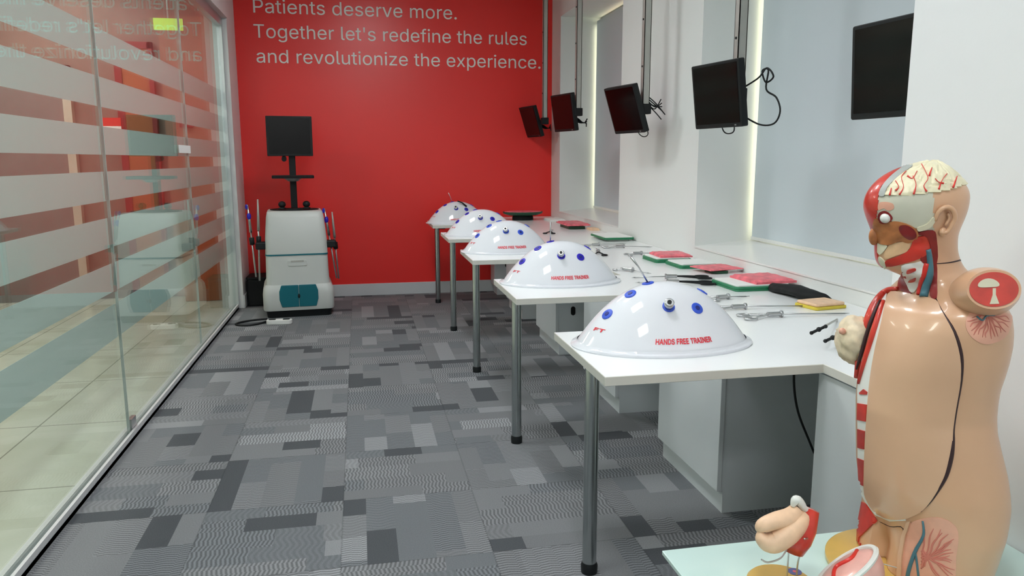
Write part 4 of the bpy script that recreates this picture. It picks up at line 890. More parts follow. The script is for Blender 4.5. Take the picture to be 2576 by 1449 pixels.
# laparoscopic instruments lying about
def lap(label, loc, rz, L=0.30, s=1.0, dark=True, rx=0.0, ry=0.0):
    t = thing('needle_driver', label, 'surgical instrument', loc, rz, 'laparoscopic instruments on the worktop')
    t.rotation_euler = (rx, ry, rz)
    r = 0.003
    MB().tube([(0, 0, 0.012), (L, 0, 0.006)], 0.0028, 8).tube([(L, 0, 0.006), (L + 0.02, 0.004, 0.006)], [0.0026, 0.001], 8).build('shaft', 'steel', t, smooth=True)
    m = 'blackm' if dark else 'steel'
    smooth_angle(MB().tube([(-0.02, 0, 0.012), (0.03, 0, 0.012)], 0.0085, 12).tube([(0.03, 0, 0.012), (0.036, 0, 0.012)], 0.013, 12).build('rotation_knob', 'steel', t))
    for sg in (-1, 1):
        h = MB()
        h.tube(spline([(-0.015, 0, 0.012), (-0.05 * s, 0.014 * sg, 0.010), (-0.085 * s, 0.026 * sg, 0.007)]), 0.004, 8)
        cx, cy = -0.108 * s, 0.031 * sg
        h.tube([(cx + 0.024 * s * cos(a), cy + 0.016 * s * sin(a), 0.006) for a in [2 * pi * k / 20 for k in range(20)]], 0.0038, 8, closed=True)
        h.build('ring_handle', m, t, smooth=True)
    return t
lap('steel instrument with ring handles beside the right rim of the nearest dome', (1.44, 2.44, DZ), radians(-3), 0.28, 0.9, False)
lap('second steel instrument, its handles overlapping those by the nearest dome', (1.385, 2.60, DZ), radians(-3), 0.28, 0.9, False)
lap('dark ring-handled instrument behind the nearest dome, left one', (1.395, 3.21, DZ), radians(166), 0.16, 1.35)
lap('dark ring-handled instrument behind the nearest dome, right one', (1.45, 3.36, DZ), radians(170), 0.18, 1.35)
lap('dark instrument with hooked handle behind the second dome', (1.40, 4.36, DZ), radians(75), 0.22, 1.0)
lap('steel instrument on the counter behind the third dome', (1.50, 4.75, DZ), radians(12), 0.22, 0.8, False)
lap('steel instrument lying below the far green-edged tray', (1.62, 4.62, DZ), radians(-8), 0.2, 0.8, False)
lap('dark instrument standing near the pink pad by the red wall', (1.44, 5.70, DZ), radians(70), 0.2, 0.9)
lap('thin steel instrument on the counter left of the first pink pad', (1.32, 3.63, DZ), radians(-60), 0.13, 0.5, False)
lap('small steel instrument in front of the nearest green tray', (1.42, 2.80, DZ), radians(8), 0.12, 0.4, False)
lap('small steel instrument lying beside the third tray group', (1.60, 4.25, DZ), radians(5), 0.16, 0.5, False)

for lab, p0, p1 in (('slim dark instrument tip with a crossbar standing free beside the torso', (1.63, 2.34, 0.745), (1.335, 2.00, 0.798)), ('second dark crossbar tip, lower and closer to the torso chest', (1.56, 2.13, 0.745), (1.345, 1.945, 0.785))):
    a_, b_ = V(p0), V(p1); t = thing('grasper', lab, 'surgical instrument', p0, group='graspers by the torso')
    d_ = b_ - a_; u_ = d_.normalized(); s_ = u_.cross(V((0, 0, 1))).normalized()
    MB().tube([V((0, 0, 0)), d_], 0.0038, 10).build('shaft', 'pole', t, smooth=True)
    MB().tube([d_ - s_ * 0.016 + V((0, 0, 0.010)), d_, d_ + s_ * 0.018 - V((0, 0, 0.012))], 0.0045, 8).ball(d_ - s_ * 0.018 + V((0, 0, 0.011)), 0.006).ball(d_ + s_ * 0.020 - V((0, 0, 0.013)), 0.006).ball(d_, 0.0075).build('crossbar', 'black', t, smooth=True)
# ================================================================== NEAR TABLE AND ANATOMY MODELS
MT.update(
    tableg=mat('pale_green_glass_top', (0.60, 0.78, 0.74), 0.12, coat=0.5),
    skin=mat('model_skin', (0.66, 0.39, 0.235), 0.30, coat=0.25, vary=0.04, vscale=5),
    skinp=mat('model_skin_plate', (0.67, 0.415, 0.265), 0.28, coat=0.3, vary=0.05, vscale=6),
    bone=mat('model_bone', (0.66, 0.62, 0.46), 0.4),
    skull=mat('model_skull', (0.58, 0.57, 0.46), 0.45, vary=0.06, vscale=12),
    brain=mat('model_brain', (0.80, 0.74, 0.52), 0.4, vary=0.08, vscale=30),
    muscle=mat('model_muscle', (0.55, 0.035, 0.02), 0.32, coat=0.3, vary=0.25, vscale=20),
    dmuscle=mat('model_dark_muscle', (0.22, 0.012, 0.012), 0.4, vary=0.3, vscale=30),
    face=mat('model_cut_face', (0.42, 0.15, 0.05), 0.4, vary=0.45, vscale=28),
    tanm=mat('model_tan', (0.66, 0.42, 0.24), 0.4, vary=0.2, vscale=30),
    vein=mat('model_vein_blue', (0.06, 0.17, 0.22), 0.35),
    artery=mat('model_artery_red', (0.65, 0.03, 0.02), 0.35),
    vessel=mat('model_fine_vessel', (0.62, 0.20, 0.15), 0.45),
    pinkf=mat('model_pink_flesh', (0.74, 0.38, 0.27), 0.4, vary=0.12, vscale=25),
    gap=mat('dark_seam', (0.03, 0.008, 0.01), 0.5),
    whitem=mat('model_white', (0.75, 0.76, 0.72), 0.35),
    greyseam=mat('model_grey_seam', (0.36, 0.38, 0.36), 0.45),
    gland=mat('model_gland', (0.74, 0.62, 0.44), 0.45, vary=0.2, vscale=40),
    wood=mat('varnished_yellow_board', (0.62, 0.40, 0.10), 0.3, coat=0.3, vary=0.12, vscale=10),
    pinkorg=mat('model_pink_organ', (0.78, 0.42, 0.36), 0.35, coat=0.3, vary=0.15, vscale=30),
    labelb=mat('blue_paper_label', (0.12, 0.13, 0.30), 0.5),
)
TZ = 0.45
tb = thing('side_table', 'low table with pale green top holding the anatomy models', 'table', (1.022, 1.146, 0))
MB().prism([(-0.394, -0.34), (0.375, -0.34), (0.375, 0.317), (-0.394, 0.317)], TZ - 0.010, TZ).build('table_top', 'tableg', tb, bevel=0.0015)
MB().box(-0.36, 0.345, -0.31, 0.285, TZ - 0.035, TZ - 0.010).build('apron', 'steel', tb)
for sx in (-0.345, 0.33):
    for sy in (-0.295, 0.27):
        MB().tube([(sx, sy, 0), (sx, sy, TZ - 0.035)], 0.014, 14).build('leg', 'chrome', tb, smooth=True)

# ---- the life-size torso. Body frame: F forward, Lf to the model's left, both horizontal
T0 = V((1.10, 1.31, 0)); EYE = V((0, 0, 1.3014))
_dd = T0.normalized(); _ss = V((-_dd.y, _dd.x, 0)); PHI = radians(33)
Fw = _ss * cos(PHI) - _dd * sin(PHI); Lf = V((Fw.y, -Fw.x, 0)) * 1.0
if Lf.dot(_dd) > 0: Lf = -Lf
SIL = [(0.45, .083, -.163), (0.50, .0817, -.1715), (.53, .0809, -.1755), (.56, .0802, -.18), (.59, .0845, -.1827), (.62, .091, -.1833), (.65, .0967, -.1791), (.68, .0987, -.1731), (.71, .1007, -.1646), (.74, .1025, -.1557), (.77, .1042, -.1475), (.80, .1056, -.1441), (.83, .1056, -.1433), (.86, .1046, -.1445), (.89, .1036, -.1500), (.92, .1003, -.1540), (.95, .0971, -.1560), (.98, .0918, -.1540), (1.01, .0800, -.1480), (1.035, .0560, -.1330), (1.06, .0405, -.1080), (1.072, .042, -.0900), (1.078, .062, -.0800), (1.084, .072, -.0730), (1.096, .0833, -.0640), (1.108, .0871, -.0590), (1.12, .0891, -.0550), (1.132, .0899, -.0532), (1.144, .0911, -.0524), (1.156, .0964, -.0524), (1.168, .1007, -.0550), (1.18, .106, -.0588), (1.192, .1105, -.0621), (1.204, .1142, -.0648), (1.216, .1151, -.0660), (1.228, .1131, -.0663), (1.24, .1081, -.0640), (1.252, .1001, -.0570), (1.264, .0891, -.0470), (1.276, .0716, -.0350), (1.288, .0454, -.0187), (1.2955, .012, -.0062)]
BW = [(.45, .140), (.50, .150), (.56, .160), (.65, .158), (.74, .142), (.80, .132), (.86, .136), (.92, .145), (.98, .150), (1.02, .145), (1.045, .120), (1.06, .085), (1.072, .062), (1.084, .052), (1.10, .050), (1.12, .051), (1.14, .055), (1.16, .061), (1.18, .066), (1.20, .069), (1.22, .070), (1.24, .066), (1.252, .060), (1.264, .052), (1.276, .040), (1.288, .024), (1.2955, .006)]
def itp(tab, z, k=1):
    if z <= tab[0][0]: return tab[0][k]
    for a, b_ in zip(tab, tab[1:]):
        if z <= b_[0]: return a[k] + (b_[k] - a[k]) * (z - a[0]) / (b_[0] - a[0])
    return tab[-1][k]
def body_pt(th, z):
    """th measured from forward, positive to the model's left"""
    sf, sb, bw = itp(SIL, z, 1), itp(SIL, z, 2), itp(BW, z)
    E = (sf - sb) / 2; m_ = (sf + sb) / 2
    bw = min(bw, E * 1.35)
    a = math.sqrt(max(E * E - (bw * sin(PHI)) ** 2, (0.35 * E) ** 2)) / cos(PHI); c = m_ / cos(PHI)
    e = 0.92 if z < 1.05 else 1.0
    f = math.copysign(abs(cos(th)) ** e, cos(th)); l = math.copysign(abs(sin(th)) ** e, sin(th))
    k = 1.0
    if z < 0.585:                                   # groove between the thighs
        g = min(1, (0.585 - z) / 0.08); k -= 0.30 * g * math.exp(-(th / 0.28) ** 2)
    if 0.84 < z < 1.02:                             # faint breast swelling on the model's left
        k += 0.035 * math.exp(-((z - 0.92) / 0.05) ** 2 - ((th - 0.55) / 0.4) ** 2)
    return T0 + Fw * (c + a * f * k) + Lf * (bw * l * k) + V((0, 0, z))
NZ = [TZ + 0.016 + (1.2955 - TZ - 0.016) * i / 262 for i in range(263)]
NT = 176
tv = []; tf = []
for z in NZ:
    for j in range(NT): tv.append(body_pt(2 * pi * j / NT, z))
# relax the rings a little so that the chin and shoulders run over softly
def relax(vs, nz, nt, it):
    for _ in range(it):
        w = [v.copy() for v in vs]
        for i in range(1, nz - 1):
            for j in range(nt):
                vs[i * nt + j] = (w[i * nt + j] * 2 + w[(i - 1) * nt + j] + w[(i + 1) * nt + j]) / 4
    return vs
tv = relax(tv, len(NZ), NT, 5)
for i in range(len(NZ) - 1):
    for j in range(NT): tf.append((i * NT + j, i * NT + (j + 1) % NT, (i + 1) * NT + (j + 1) % NT, (i + 1) * NT + j))
def eye_ray(u, v):
    """traced outline point -> direction from the tracing eye"""
    q = _f + (u - 1288) / FPX * _r + (v - 724.5) / FPX * _d
    return q.normalized()
def to_uv(p):
    q = p - EYE; w = q.dot(_f); return 1288 + FPX * q.dot(_r) / w, 724.5 + FPX * q.dot(_d) / w
from mathutils.bvhtree import BVHTree
top_f = [tuple(range(NT - 1, -1, -1)), tuple((len(NZ) - 1) * NT + j for j in range(NT))]
TB = BVHTree.FromPolygons(tv, tf + top_f)
torso = thing('anatomy_torso', 'flesh-coloured anatomical torso model with open head showing brain and muscles', 'anatomy model', (T0.x, T0.y, TZ + 0.014))
TO = V(torso.location)
def tbuild(mb, name, m, parent=None, smooth=True, ang=None, label=None, bevel=0):
    parent = parent or torso
    off = TO.copy()
    mb.v = [tuple(V(v) - off) for v in mb.v]
    o = mb.build(name, m, parent, smooth=smooth and not ang, bevel=bevel, label=label)
    if ang: smooth_angle(o, ang)
    return o
def inpoly(x, y, P):
    w = False; n = len(P)
    for i in range(n):
        (x0, y0), (x1, y1) = P[i], P[(i + 1) % n]
        if (y0 > y) != (y1 > y) and x < (x1 - x0) * (y - y0) / (y1 - y0) + x0: w = not w
    return w
def surf(u, v):
    d = eye_ray(u, v)
    loc, n, i, dist = TB.ray_cast(EYE, d)
    if loc is None:
        p = EYE + d * ((T0 - EYE).dot(Fw.cross(V((0, 0, 1))).normalized() if False else _dd) / d.dot(_dd))
        loc, n, i, dist = TB.find_nearest(p)
    return loc, (n if n.dot(d) < 0 else -n)
TN = {}
def decal(name, poly, m, off=0.0015, thick=0.004, step=4.0, label=None, curve=True, parent=None, amp=0.0, freq=60):
    P = [(p.x, p.y) for p in spline([(a, b_, 0) for a, b_ in poly], 3, True)] if curve else list(poly)
    Q = []
    for (x0, y0), (x1, y1) in zip(P, P[1:] + P[:1]):
        k = max(1, int(math.hypot(x1 - x0, y1 - y0) / step))
        Q += [(x0 + (x1 - x0) * i / k, y0 + (y1 - y0) * i / k) for i in range(k)]
    xs = [p[0] for p in Q]; yss = [p[1] for p in Q]
    pts = [V(p) for p in Q]; nb = len(pts)
    y = min(yss) + step / 2; r_ = 0
    while y < max(yss):
        x = min(xs) + step / 2 + (r_ % 2) * step / 2
        while x < max(xs):
            if inpoly(x, y, Q) and min((x - a) ** 2 + (y - b_) ** 2 for a, b_ in Q) > (step * 0.45) ** 2: pts.append(V((x, y)))
            x += step
        y += step * 0.87; r_ += 1
    vs, es, fs, *_ = delaunay_2d_cdt(pts, [(i, (i + 1) % nb) for i in range(nb)], [], 1, 1e-5)
    n = len(vs); top = []; bot = []
    for p in vs:
        l, nn = surf(p.x, p.y)
        h = off + (amp * noise.noise(l * freq) if amp else 0)
        top.append(l + nn * h); bot.append(l - nn * thick)
    cnt = {}
    for f in fs:
        for i in range(len(f)):
            a, b_ = f[i], f[(i + 1) % len(f)]; k = (min(a, b_), max(a, b_)); cnt[k] = cnt.get(k, 0) + 1
    F_ = [tuple(f) for f in fs] + [(a, b_, n + b_, n + a) for (a, b_), c in cnt.items() if c == 1] + [tuple(n + i for i in reversed(f)) for f in fs]
    return tbuild(MB().add(top + bot, F_), name, m, parent, ang=40, label=label)
def vein(name, px, r, m, off=0.0, n=6, parent=None, seg=4):
    pp = spline([(a, b_, 0) for a, b_ in px], seg)
    pts = [surf(p.x, p.y) for p in pp]; pts = [l + nn * off for l, nn in pts]
    if isinstance(r, (list, tuple)): rr = [q[0] for q in spline([(x, 0, 0) for x in r], seg)]
    else: rr = [r] * len(pts)
    mb = MB().tube(pts, [max(1e-4, x) for x in rr], n)
    return mb

# body: one continuous surface
mb = MB(); mb.add(tv, tf + top_f)
tbuild(mb, 'body', 'skin')
# head shells by region
def shell(name, test, m, off, amp=0.0, fold=False):
    keep = [f for f in tf if test(sum((tv[i] for i in f), V()) / 4)]
    idx = {}; 
    for f in keep:
        for i in f: idx.setdefault(i, len(idx))
    order = list(idx)
    nrm = {i: V() for i in order}
    for f in keep:
        nn = (tv[f[1]] - tv[f[0]]).cross(tv[f[3]] - tv[f[0]])
        for i in f: nrm[i] += nn
    cen = T0 + V((0, 0, 1.17))
    top = []; bot = []
    for i in order:
        nn = nrm[i].normalized()
        if nn.dot(tv[i] - cen) < 0: nn = -nn
        h = off
        if fold:
            q = tv[i] * 62; w = noise.noise(q * 1.25 + V((noise.noise(q * 0.7), noise.noise(q * 0.7 + V((5, 0, 0))), 0)) * 1.6)
            h += 0.0035 * (1 - min(1, abs(w) * 5.0)) * -1 + 0.0015
        top.append(tv[i] + nn * h); bot.append(tv[i] - nn * 0.002)
    n = len(order); cnt = {}
    fs = [tuple(idx[i] for i in f) for f in keep]
    for f in fs:
        for i in range(4):
            a, b_ = f[i], f[(i + 1) % 4]; k = (min(a, b_), max(a, b_)); cnt[k] = cnt.get(k, 0) + 1
    F_ = fs + [(a, b_, n + b_, n + a) for (a, b_), c in cnt.items() if c == 1] + [tuple(n + i for i in reversed(f)) for f in fs]
    return tbuild(MB().add(top + bot, F_), name, m, ang=50)
lat = lambda p: (p - T0).dot(Lf)
fwd = lambda p: (p - T0).dot(Fw)
BRAINP = [(2222, 492), (2231, 494), (2283, 492), (2350, 485), (2393, 477), (2422, 466), (2470, 455), (2470, 380), (2290, 380), (2283, 424), (2258, 446), (2236, 464), (2225, 485)]
def near_uv(p):
    l = lat(p)
    if l < 0: p = p - Lf * (2 * l)
    return to_uv(p)
MIDL = [(405, 2300), (415, 2285), (441, 2246), (471, 2219), (493, 2211), (543, 2207), (565, 2200), (600, 2190), (700, 2190)]
def is_mask(p):
    if p.z < 1.09 or p.z > 1.289 or fwd(p) < 0.012: return False
    u, v = to_uv(p)
    return lat(p) < 0.0 or (p.z > 1.13 and lat(p) < 0.03 and u < itp(MIDL, v))
def is_brain(p): return p.z > 1.19 and not is_mask(p) and inpoly(*near_uv(p), BRAINP)
def is_skull(p):
    u, v = near_uv(p)
    return p.z > 1.13 and not is_mask(p) and not is_brain(p) and u < 2348 and v > 440 and v < 545 + (u - 2200) * 0.28
shell('brain', is_brain, 'brain', 0.0025, fold=True)
shell('skull', is_skull, 'skull', 0.0012)
shell('muscle_mask', is_mask, 'muscle', 0.003)
decal('dura_edge', [(2287, 414), (2262, 431), (2240, 449), (2222, 470), (2213, 492), (2226, 494), (2232, 476), (2250, 456), (2272, 438), (2296, 421)], 'greyseam', 0.0045, 0.003)
vb = MB()
for L_ in ([(820, 130), (850, 190), (870, 250), (835, 310), (860, 358)], [(690, 190), (650, 240), (665, 320), (630, 385)], [(745, 230), (770, 300), (750, 380)], [(600, 270), (625, 320), (600, 350)], [(1030, 210), (985, 270), (960, 340)], [(1115, 230), (1080, 325)], [(565, 330), (550, 390)], [(905, 160), (880, 230)], [(780, 190), (740, 250), (700, 230)], [(930, 250), (960, 280), (1000, 290)]):
    q = vein('x', [(2080 + a / 3.45, 380 + b_ / 3.45) for a, b_ in L_], [0.0009] + [0.0007] * (len(L_) - 2) + [0.0020], None, 0.0045)
    vb.add(q.v, q.f)
tbuild(vb, 'brain_artery', 'artery')
# face
decal('cheek_muscles', [(2203, 548), (2222, 560), (2250, 556), (2280, 562), (2306, 578), (2306, 600), (2285, 612), (2262, 606), (2235, 616), (2206, 610), (2196, 602), (2199, 580)], 'face', 0.003, 0.004, amp=0.003)
q = MB().ball(surf(2204, 594)[0] + Fw * 0.004, 0.010, 0.010, 0.018)
tbuild(q, 'nose', 'face')
decal('cheek_hollow', [(2266, 566), (2284, 566), (2300, 578), (2304, 594), (2288, 602), (2270, 590), (2262, 576)], 'dmuscle', 0.0042, 0.003, amp=0.002)
decal('upper_jaw', [(2206, 612), (2232, 616), (2228, 628), (2216, 640), (2209, 632)], 'bone', 0.003, 0.004)
decal('tongue', [(2226, 634), (2244, 612), (2270, 608), (2292, 604), (2282, 632), (2255, 642), (2228, 652)], 'tanm', 0.002, 0.004, amp=0.002)
decal('jaw_muscle', [(2232, 669), (2230, 655), (2262, 643), (2288, 626), (2300, 600), (2330, 592), (2345, 600), (2340, 628), (2312, 650), (2270, 663)], 'muscle', 0.003, 0.004, amp=0.0015)
decal('chin_bone', [(2213, 645), (2226, 656), (2230, 672), (2222, 676), (2214, 664)], 'bone', 0.003, 0.004)
decal('deep_neck_muscle', [(2306, 586), (2345, 578), (2354, 600), (2354, 662), (2322, 662), (2316, 645), (2338, 625), (2330, 596)], 'dmuscle', 0.0035, 0.004)
decal('eye_socket', [(2210, 545), (2214, 534), (2226, 530), (2238, 536), (2246, 548), (2240, 556), (2226, 562), (2214, 558)], 'dmuscle', 0.003, 0.003)
decal('brow_muscle', [(2211, 512), (2226, 508), (2246, 512), (2249, 524), (2236, 530), (2224, 524), (2211, 528)], 'pinkf', 0.0022, 0.003)
l, nn = surf(2228, 548)
tbuild(MB().ball(l + nn * 0.001, 0.0098), 'eyeball', 'whitem')
l2, nn2 = surf(2222, 545)
decal('cheek_arch', [(2306, 572), (2330, 562), (2346, 545), (2349, 556), (2336, 572), (2312, 580)], 'bone', 0.005, 0.004)
# ear
l, nn = surf(2372, 552)
ex = (-_ss); ex = (ex - nn * ex.dot(nn)).normalized(); ey = nn.cross(ex).normalized()
if ey.z < 0: ey = -ey
ear = MB()
pts = []
for k in range(16):
    a = radians(-60 + 300 * k / 15 - 60)
    pts.append(l + ex * (0.015 * cos(a) * (0.9 if sin(a) < 0 else 1.15)) + ey * (0.025 * sin(a)) + nn * (0.006 + 0.004 * cos(a)))
ear.tube(pts, [0.0035 + 0.0015 * sin(pi * k / 15) for k in range(16)], 10)
ear.tube([l + ex * 0.006 + ey * (0.012 - 0.006 * k) + nn * 0.004 + ex * (0.004 * sin(k)) for k in range(5)], 0.003, 8)
ear.ball(l - ey * 0.024 + nn * 0.003, 0.007, 0.006, 0.009)
tbuild(ear, 'ear', 'skin')
# neck
decal('larynx', [(2268, 668), (2300, 661), (2326, 658), (2326, 690), (2312, 720), (2296, 738), (2284, 716), (2274, 694)], 'whitem', 0.003, 0.004, amp=0.002, freq=90)
decal('throat_muscle', [(2270, 682), (2282, 700), (2296, 738), (2266, 732), (2260, 722)], 'dmuscle', 0.0025, 0.004)
for p in ([(2282, 678), (2300, 673), (2302, 679), (2284, 685)], [(2290, 702), (2304, 696), (2304, 703), (2292, 708)]): decal('throat_band', p, 'muscle', 0.0055, 0.003, step=3)
decal('neck_back_muscle', [(2348, 664), (2355, 664), (2357, 700), (2357, 750), (2340, 744), (2346, 700)], 'dmuscle', 0.002, 0.004)
tbuild(vein('a', [(2330, 662), (2322, 700), (2314, 742)], 0.0055, None, 0.002, 10), 'carotid_artery', 'artery')
tbuild(vein('a', [(2333, 626), (2337, 660), (2336, 700), (2326, 748)], [0.005, 0.006, 0.0075, 0.008], None, 0.003, 10), 'jugular_vein', 'vein')
tbuild(vein('a', [(2346, 664), (2385, 661), (2410, 656), (2430, 651)], [0.0008, 0.0012, 0.0016, 0.001], None, 0.0), 'neck_seam', 'gap')
# chest cover and its seam
PL = [(2236, 742), (2265, 736), (2312, 745), (2356, 756), (2368, 780), (2398, 835), (2414, 895), (2415, 955), (2403, 1029), (2396, 1080), (2393, 1136), (2381, 1182), (2361, 1228), (2338, 1265), (2315, 1288), (2279, 1304), (2242, 1305), (2207, 1291), (2185, 1262), (2176, 1223), (2180, 1103), (2189, 978), (2201, 895), (2221, 808)]
decal('chest_cover', PL, 'skinp', 0.0035, 0.004, step=7)
tbuild(vein('a', [(2354, 750), (2368, 780), (2400, 835), (2417, 895), (2417, 955), (2405, 1029), (2398, 1080), (2396, 1110), (2391, 1150), (2379, 1195), (2359, 1232), (2338, 1265), (2316, 1288)], [0.0012, 0.0018, 0.0035, 0.0042, 0.0035, 0.003, 0.003, 0.0045, 0.0055, 0.005, 0.004, 0.0022, 0.001], None, -0.0005, 8), 'cover_seam', 'gap')
decal('front_rib_border', [(2232, 738), (2224, 742), (2206, 800), (2180, 890), (2163, 945), (2159, 980), (2159, 1040), (2160, 1110), (2160, 1170), (2163, 1232), (2178, 1262), (2204, 1296), (2240, 1311), (2280, 1309), (2276, 1301), (2242, 1302), (2209, 1288), (2187, 1259), (2178, 1223), (2182, 1103), (2191, 978), (2203, 895), (2223, 808)], 'whitem', 0.0022, 0.004, step=5, curve=False)
for p in ([(2166, 988), (2176, 979), (2185, 986), (2184, 993), (2166, 992)], [(2161, 1014), (2184, 1018), (2181, 1060), (2160, 1056)], [(2161, 1079), (2179, 1084), (2177, 1130), (2161, 1126)], [(2161, 1152), (2177, 1158), (2176, 1222), (2164, 1216)]):
    decal('belly_muscle', p, 'muscle', 0.004, 0.003, curve=False)
decal('groin_muscle', [(2170, 1262), (2180, 1268), (2207, 1309), (2180, 1336), (2163, 1352), (2160, 1380), (2157, 1378), (2159, 1320)], 'muscle', 0.003, 0.004, curve=False)
# far chest muscle bands at the front outline
tbuild(vein('a', [(2262, 728), (2240, 732), (2222, 745), (2206, 770), (2194, 800), (2178, 850), (2164, 900), (2150, 950)], [0.004, 0.006, 0.008, 0.010, 0.011, 0.010, 0.008, 0.005], None, 0.004, 10), 'chest_muscle', 'muscle')
tbuild(vein('a', [(2226, 760), (2216, 790), (2204, 830), (2190, 875), (2176, 920), (2164, 965)], [0.004, 0.006, 0.0065, 0.006, 0.005, 0.003], None, 0.004, 10), 'chest_muscle', 'muscle')
tbuild(vein('a', [(2222, 762), (2206, 800), (2192, 840), (2178, 890), (2166, 930)], [0.002, 0.004, 0.004, 0.004, 0.002], None, 0.009, 8), 'muscle_gap', 'gap')
# cut-away gland on the far side of the chest
c = V((1.022, 1.405, 0.922)); gb = MB(); gb.ball(c, 0.034, 0.040, 0.052, 28, 20)
for k in range(len(gb.v)):
    p = V(gb.v[k]); gb.v[k] = tuple(p + (p - c).normalized() * 0.004 * (1 - 4 * abs(noise.noise(p * 55))))
tbuild(gb, 'gland_lobes', 'gland'); tbuild(MB().ball(c + V((-0.036, -0.01, 0.022)), 0.007), 'nipple', 'pinkf')
tbuild(MB().tube([c + V((0.0, -0.0, 0)), T0 + V((-0.04, 0.05, 0.90))], [0.03, 0.04], 16), 'gland_root', 'skin')
# left arm stump with cut section
sc_ = T0 + Lf * 0.175 - Fw * 0.045 + V((0, 0, 1.028))
dz_ = (eye_ray(2500, 728)); 
# put the cut face on the sight line of its traced centre, at the shoulder's distance
sc_ = EYE + dz_ * ((T0 - EYE).dot(_dd) - 0.128) / dz_.dot(_dd)
ax = (-_dd * 0.95 - _ss * 0.20 + V((0, 0, 0.26))).normalized()
root = sc_ - ax * 0.075
e1 = (Fw - ax * Fw.dot(ax)).normalized(); e2 = ax.cross(e1).normalized()
if e2.z < 0: e2 = -e2
st = MB(); vs = []; n = 40
secs = [(root, .054, .044), (root.lerp(sc_, .35), .055, .046), (root.lerp(sc_, .7), .050, .042), (sc_ - ax * 0.008, .0450, .0375), (sc_, .0430, .0355), (sc_ - ax * 0.0005, .0395, .0320)]
for p, r1, r2 in secs:
    for j in range(n):
        a = 2 * pi * j / n; vs.append(p + e1 * r1 * cos(a) + e2 * r2 * sin(a))
fs = [(i * n + j, i * n + (j + 1) % n, (i + 1) * n + (j + 1) % n, (i + 1) * n + j) for i in range(len(secs) - 1) for j in range(n)] + [tuple(5 * n + j for j in range(n))]
tbuild(st.add(vs, fs), 'arm_stump', 'skin', ang=60)
def plate(name, pts2, h, m, c=sc_, lab=None):
    b = MB(); n = len(pts2)
    vs = [c + e1 * x + e2 * y - ax * 0.002 for x, y in pts2] + [c + e1 * x + e2 * y + ax * h for x, y in pts2]
    b.add(vs, [tuple(range(n)), tuple(range(n, 2 * n))] + [(i, (i + 1) % n, n + (i + 1) % n, n + i) for i in range(n)])
    return tbuild(b, name, m, ang=30)
plate('cut_muscle', [(.0385 * cos(2 * pi * k / 40), .0310 * sin(2 * pi * k / 40)) for k in range(40)], 0.0008, 'muscle')
plate('cut_bone', [(0.008 + .017 * cos(2 * pi * k / 24), .010 + .008 * sin(2 * pi * k / 24) - 0.002 * cos(2 * pi * k / 12)) for k in range(24)], 0.0025, 'bone')
plate('cut_tendon', [(-.006, -.026), (.009, -.026), (.003, -.010), (.002, .002), (-.003, .002), (-.002, -.010)], 0.0018, 'bone')
# armpit and groin windows with fine vessels
decal('armpit_window', [(2432, 800), (2450, 782), (2500, 786), (2540, 790), (2544, 812), (2526, 850), (2480, 866), (2446, 850), (2430, 825)], 'pinkf', 0.0012, 0.003)
vb = MB(); rr_ = random.Random(3)
for k in range(16):
    a = 0.15 + k * 0.19; L_ = [(2485, 792)]
    for s_ in range(1, 5): L_.append((2485 + cos(a) * s_ * 14 + rr_.uniform(-4, 4), 792 + sin(a) * s_ * 15 + rr_.uniform(-4, 4)))
    L_ = [p for p in L_ if p[1] < 862 and 2432 < p[0] < 2540]
    if len(L_) > 2:
        q = vein('x', L_, [0.0013] * (len(L_) - 1) + [0.0006], None, 0.0012, 5); vb.add(q.v, q.f)
tbuild(vb, 'fine_vessels', 'vessel')
tbuild(vein('x', [(2456, 796), (2470, 806), (2480, 796), (2500, 794)], 0.0017, None, 0.002), 'vein', 'vein')
decal('groin_window', [(2290, 1316), (2330, 1303), (2370, 1303), (2402, 1322), (2411, 1350), (2405, 1400), (2390, 1470), (2268, 1470), (2272, 1400), (2280, 1345)], 'pinkf', 0.0012, 0.003, step=6)
decal('window_rim', [(2283, 1312), (2292, 1310), (2280, 1350), (2272, 1400), (2268, 1470), (2258, 1470), (2262, 1400), (2272, 1345)], 'skinp', 0.005, 0.003, curve=False)
vb = MB()
for k in range(17):
    a = -1.45 + k * 0.155; L_ = [(2318 + (k % 3) * 4, 1430 - k * 3)]
    for s_ in range(1, 6): L_.append((L_[0][0] + cos(a) * s_ * 18 + rr_.uniform(-4, 4), L_[0][1] + sin(a) * s_ * 20 + rr_.uniform(-3, 3)))
    L_ = [p for p in L_ if 1314 < p[1] < 1465 and p[0] < 2402]
    if len(L_) > 2:
        q = vein('x', L_, [0.0015] * (len(L_) - 1) + [0.0006], None, 0.0012, 5); vb.add(q.v, q.f)
tbuild(vb, 'fine_vessels', 'vessel')
tbuild(vein('x', [(2322, 1310), (2325, 1340), (2318, 1360), (2302, 1390), (2286, 1440), (2284, 1465)], [0.0018, 0.0025, 0.003, 0.0035, 0.0038, 0.0038], None, 0.002, 8), 'vein', 'vein')
tbuild(vein('x', [(2304, 1392), (2308, 1420), (2312, 1460)], 0.0022, None, 0.0015, 8), 'vein', 'vein')
tbuild(vein('x', [(2212, 1312), (2240, 1325), (2272, 1330), (2270, 1390), (2262, 1460)], [0.0006, 0.0009, 0.0012, 0.0016, 0.0016], None, 0.0), 'thigh_seam', 'gap')
bd = MB(); bd.lathe([(0.0, 0), (0.152, 0), (0.158, 0.004), (0.158, 0.012), (0.152, 0.0155), (0, 0.0155)], 64, c=(1.10, 1.288, TZ + 0.0005), cap0=False, cap1=False)
tbuild(bd, 'wooden_base', 'wood', ang=40)
torso.location.z = TO.z

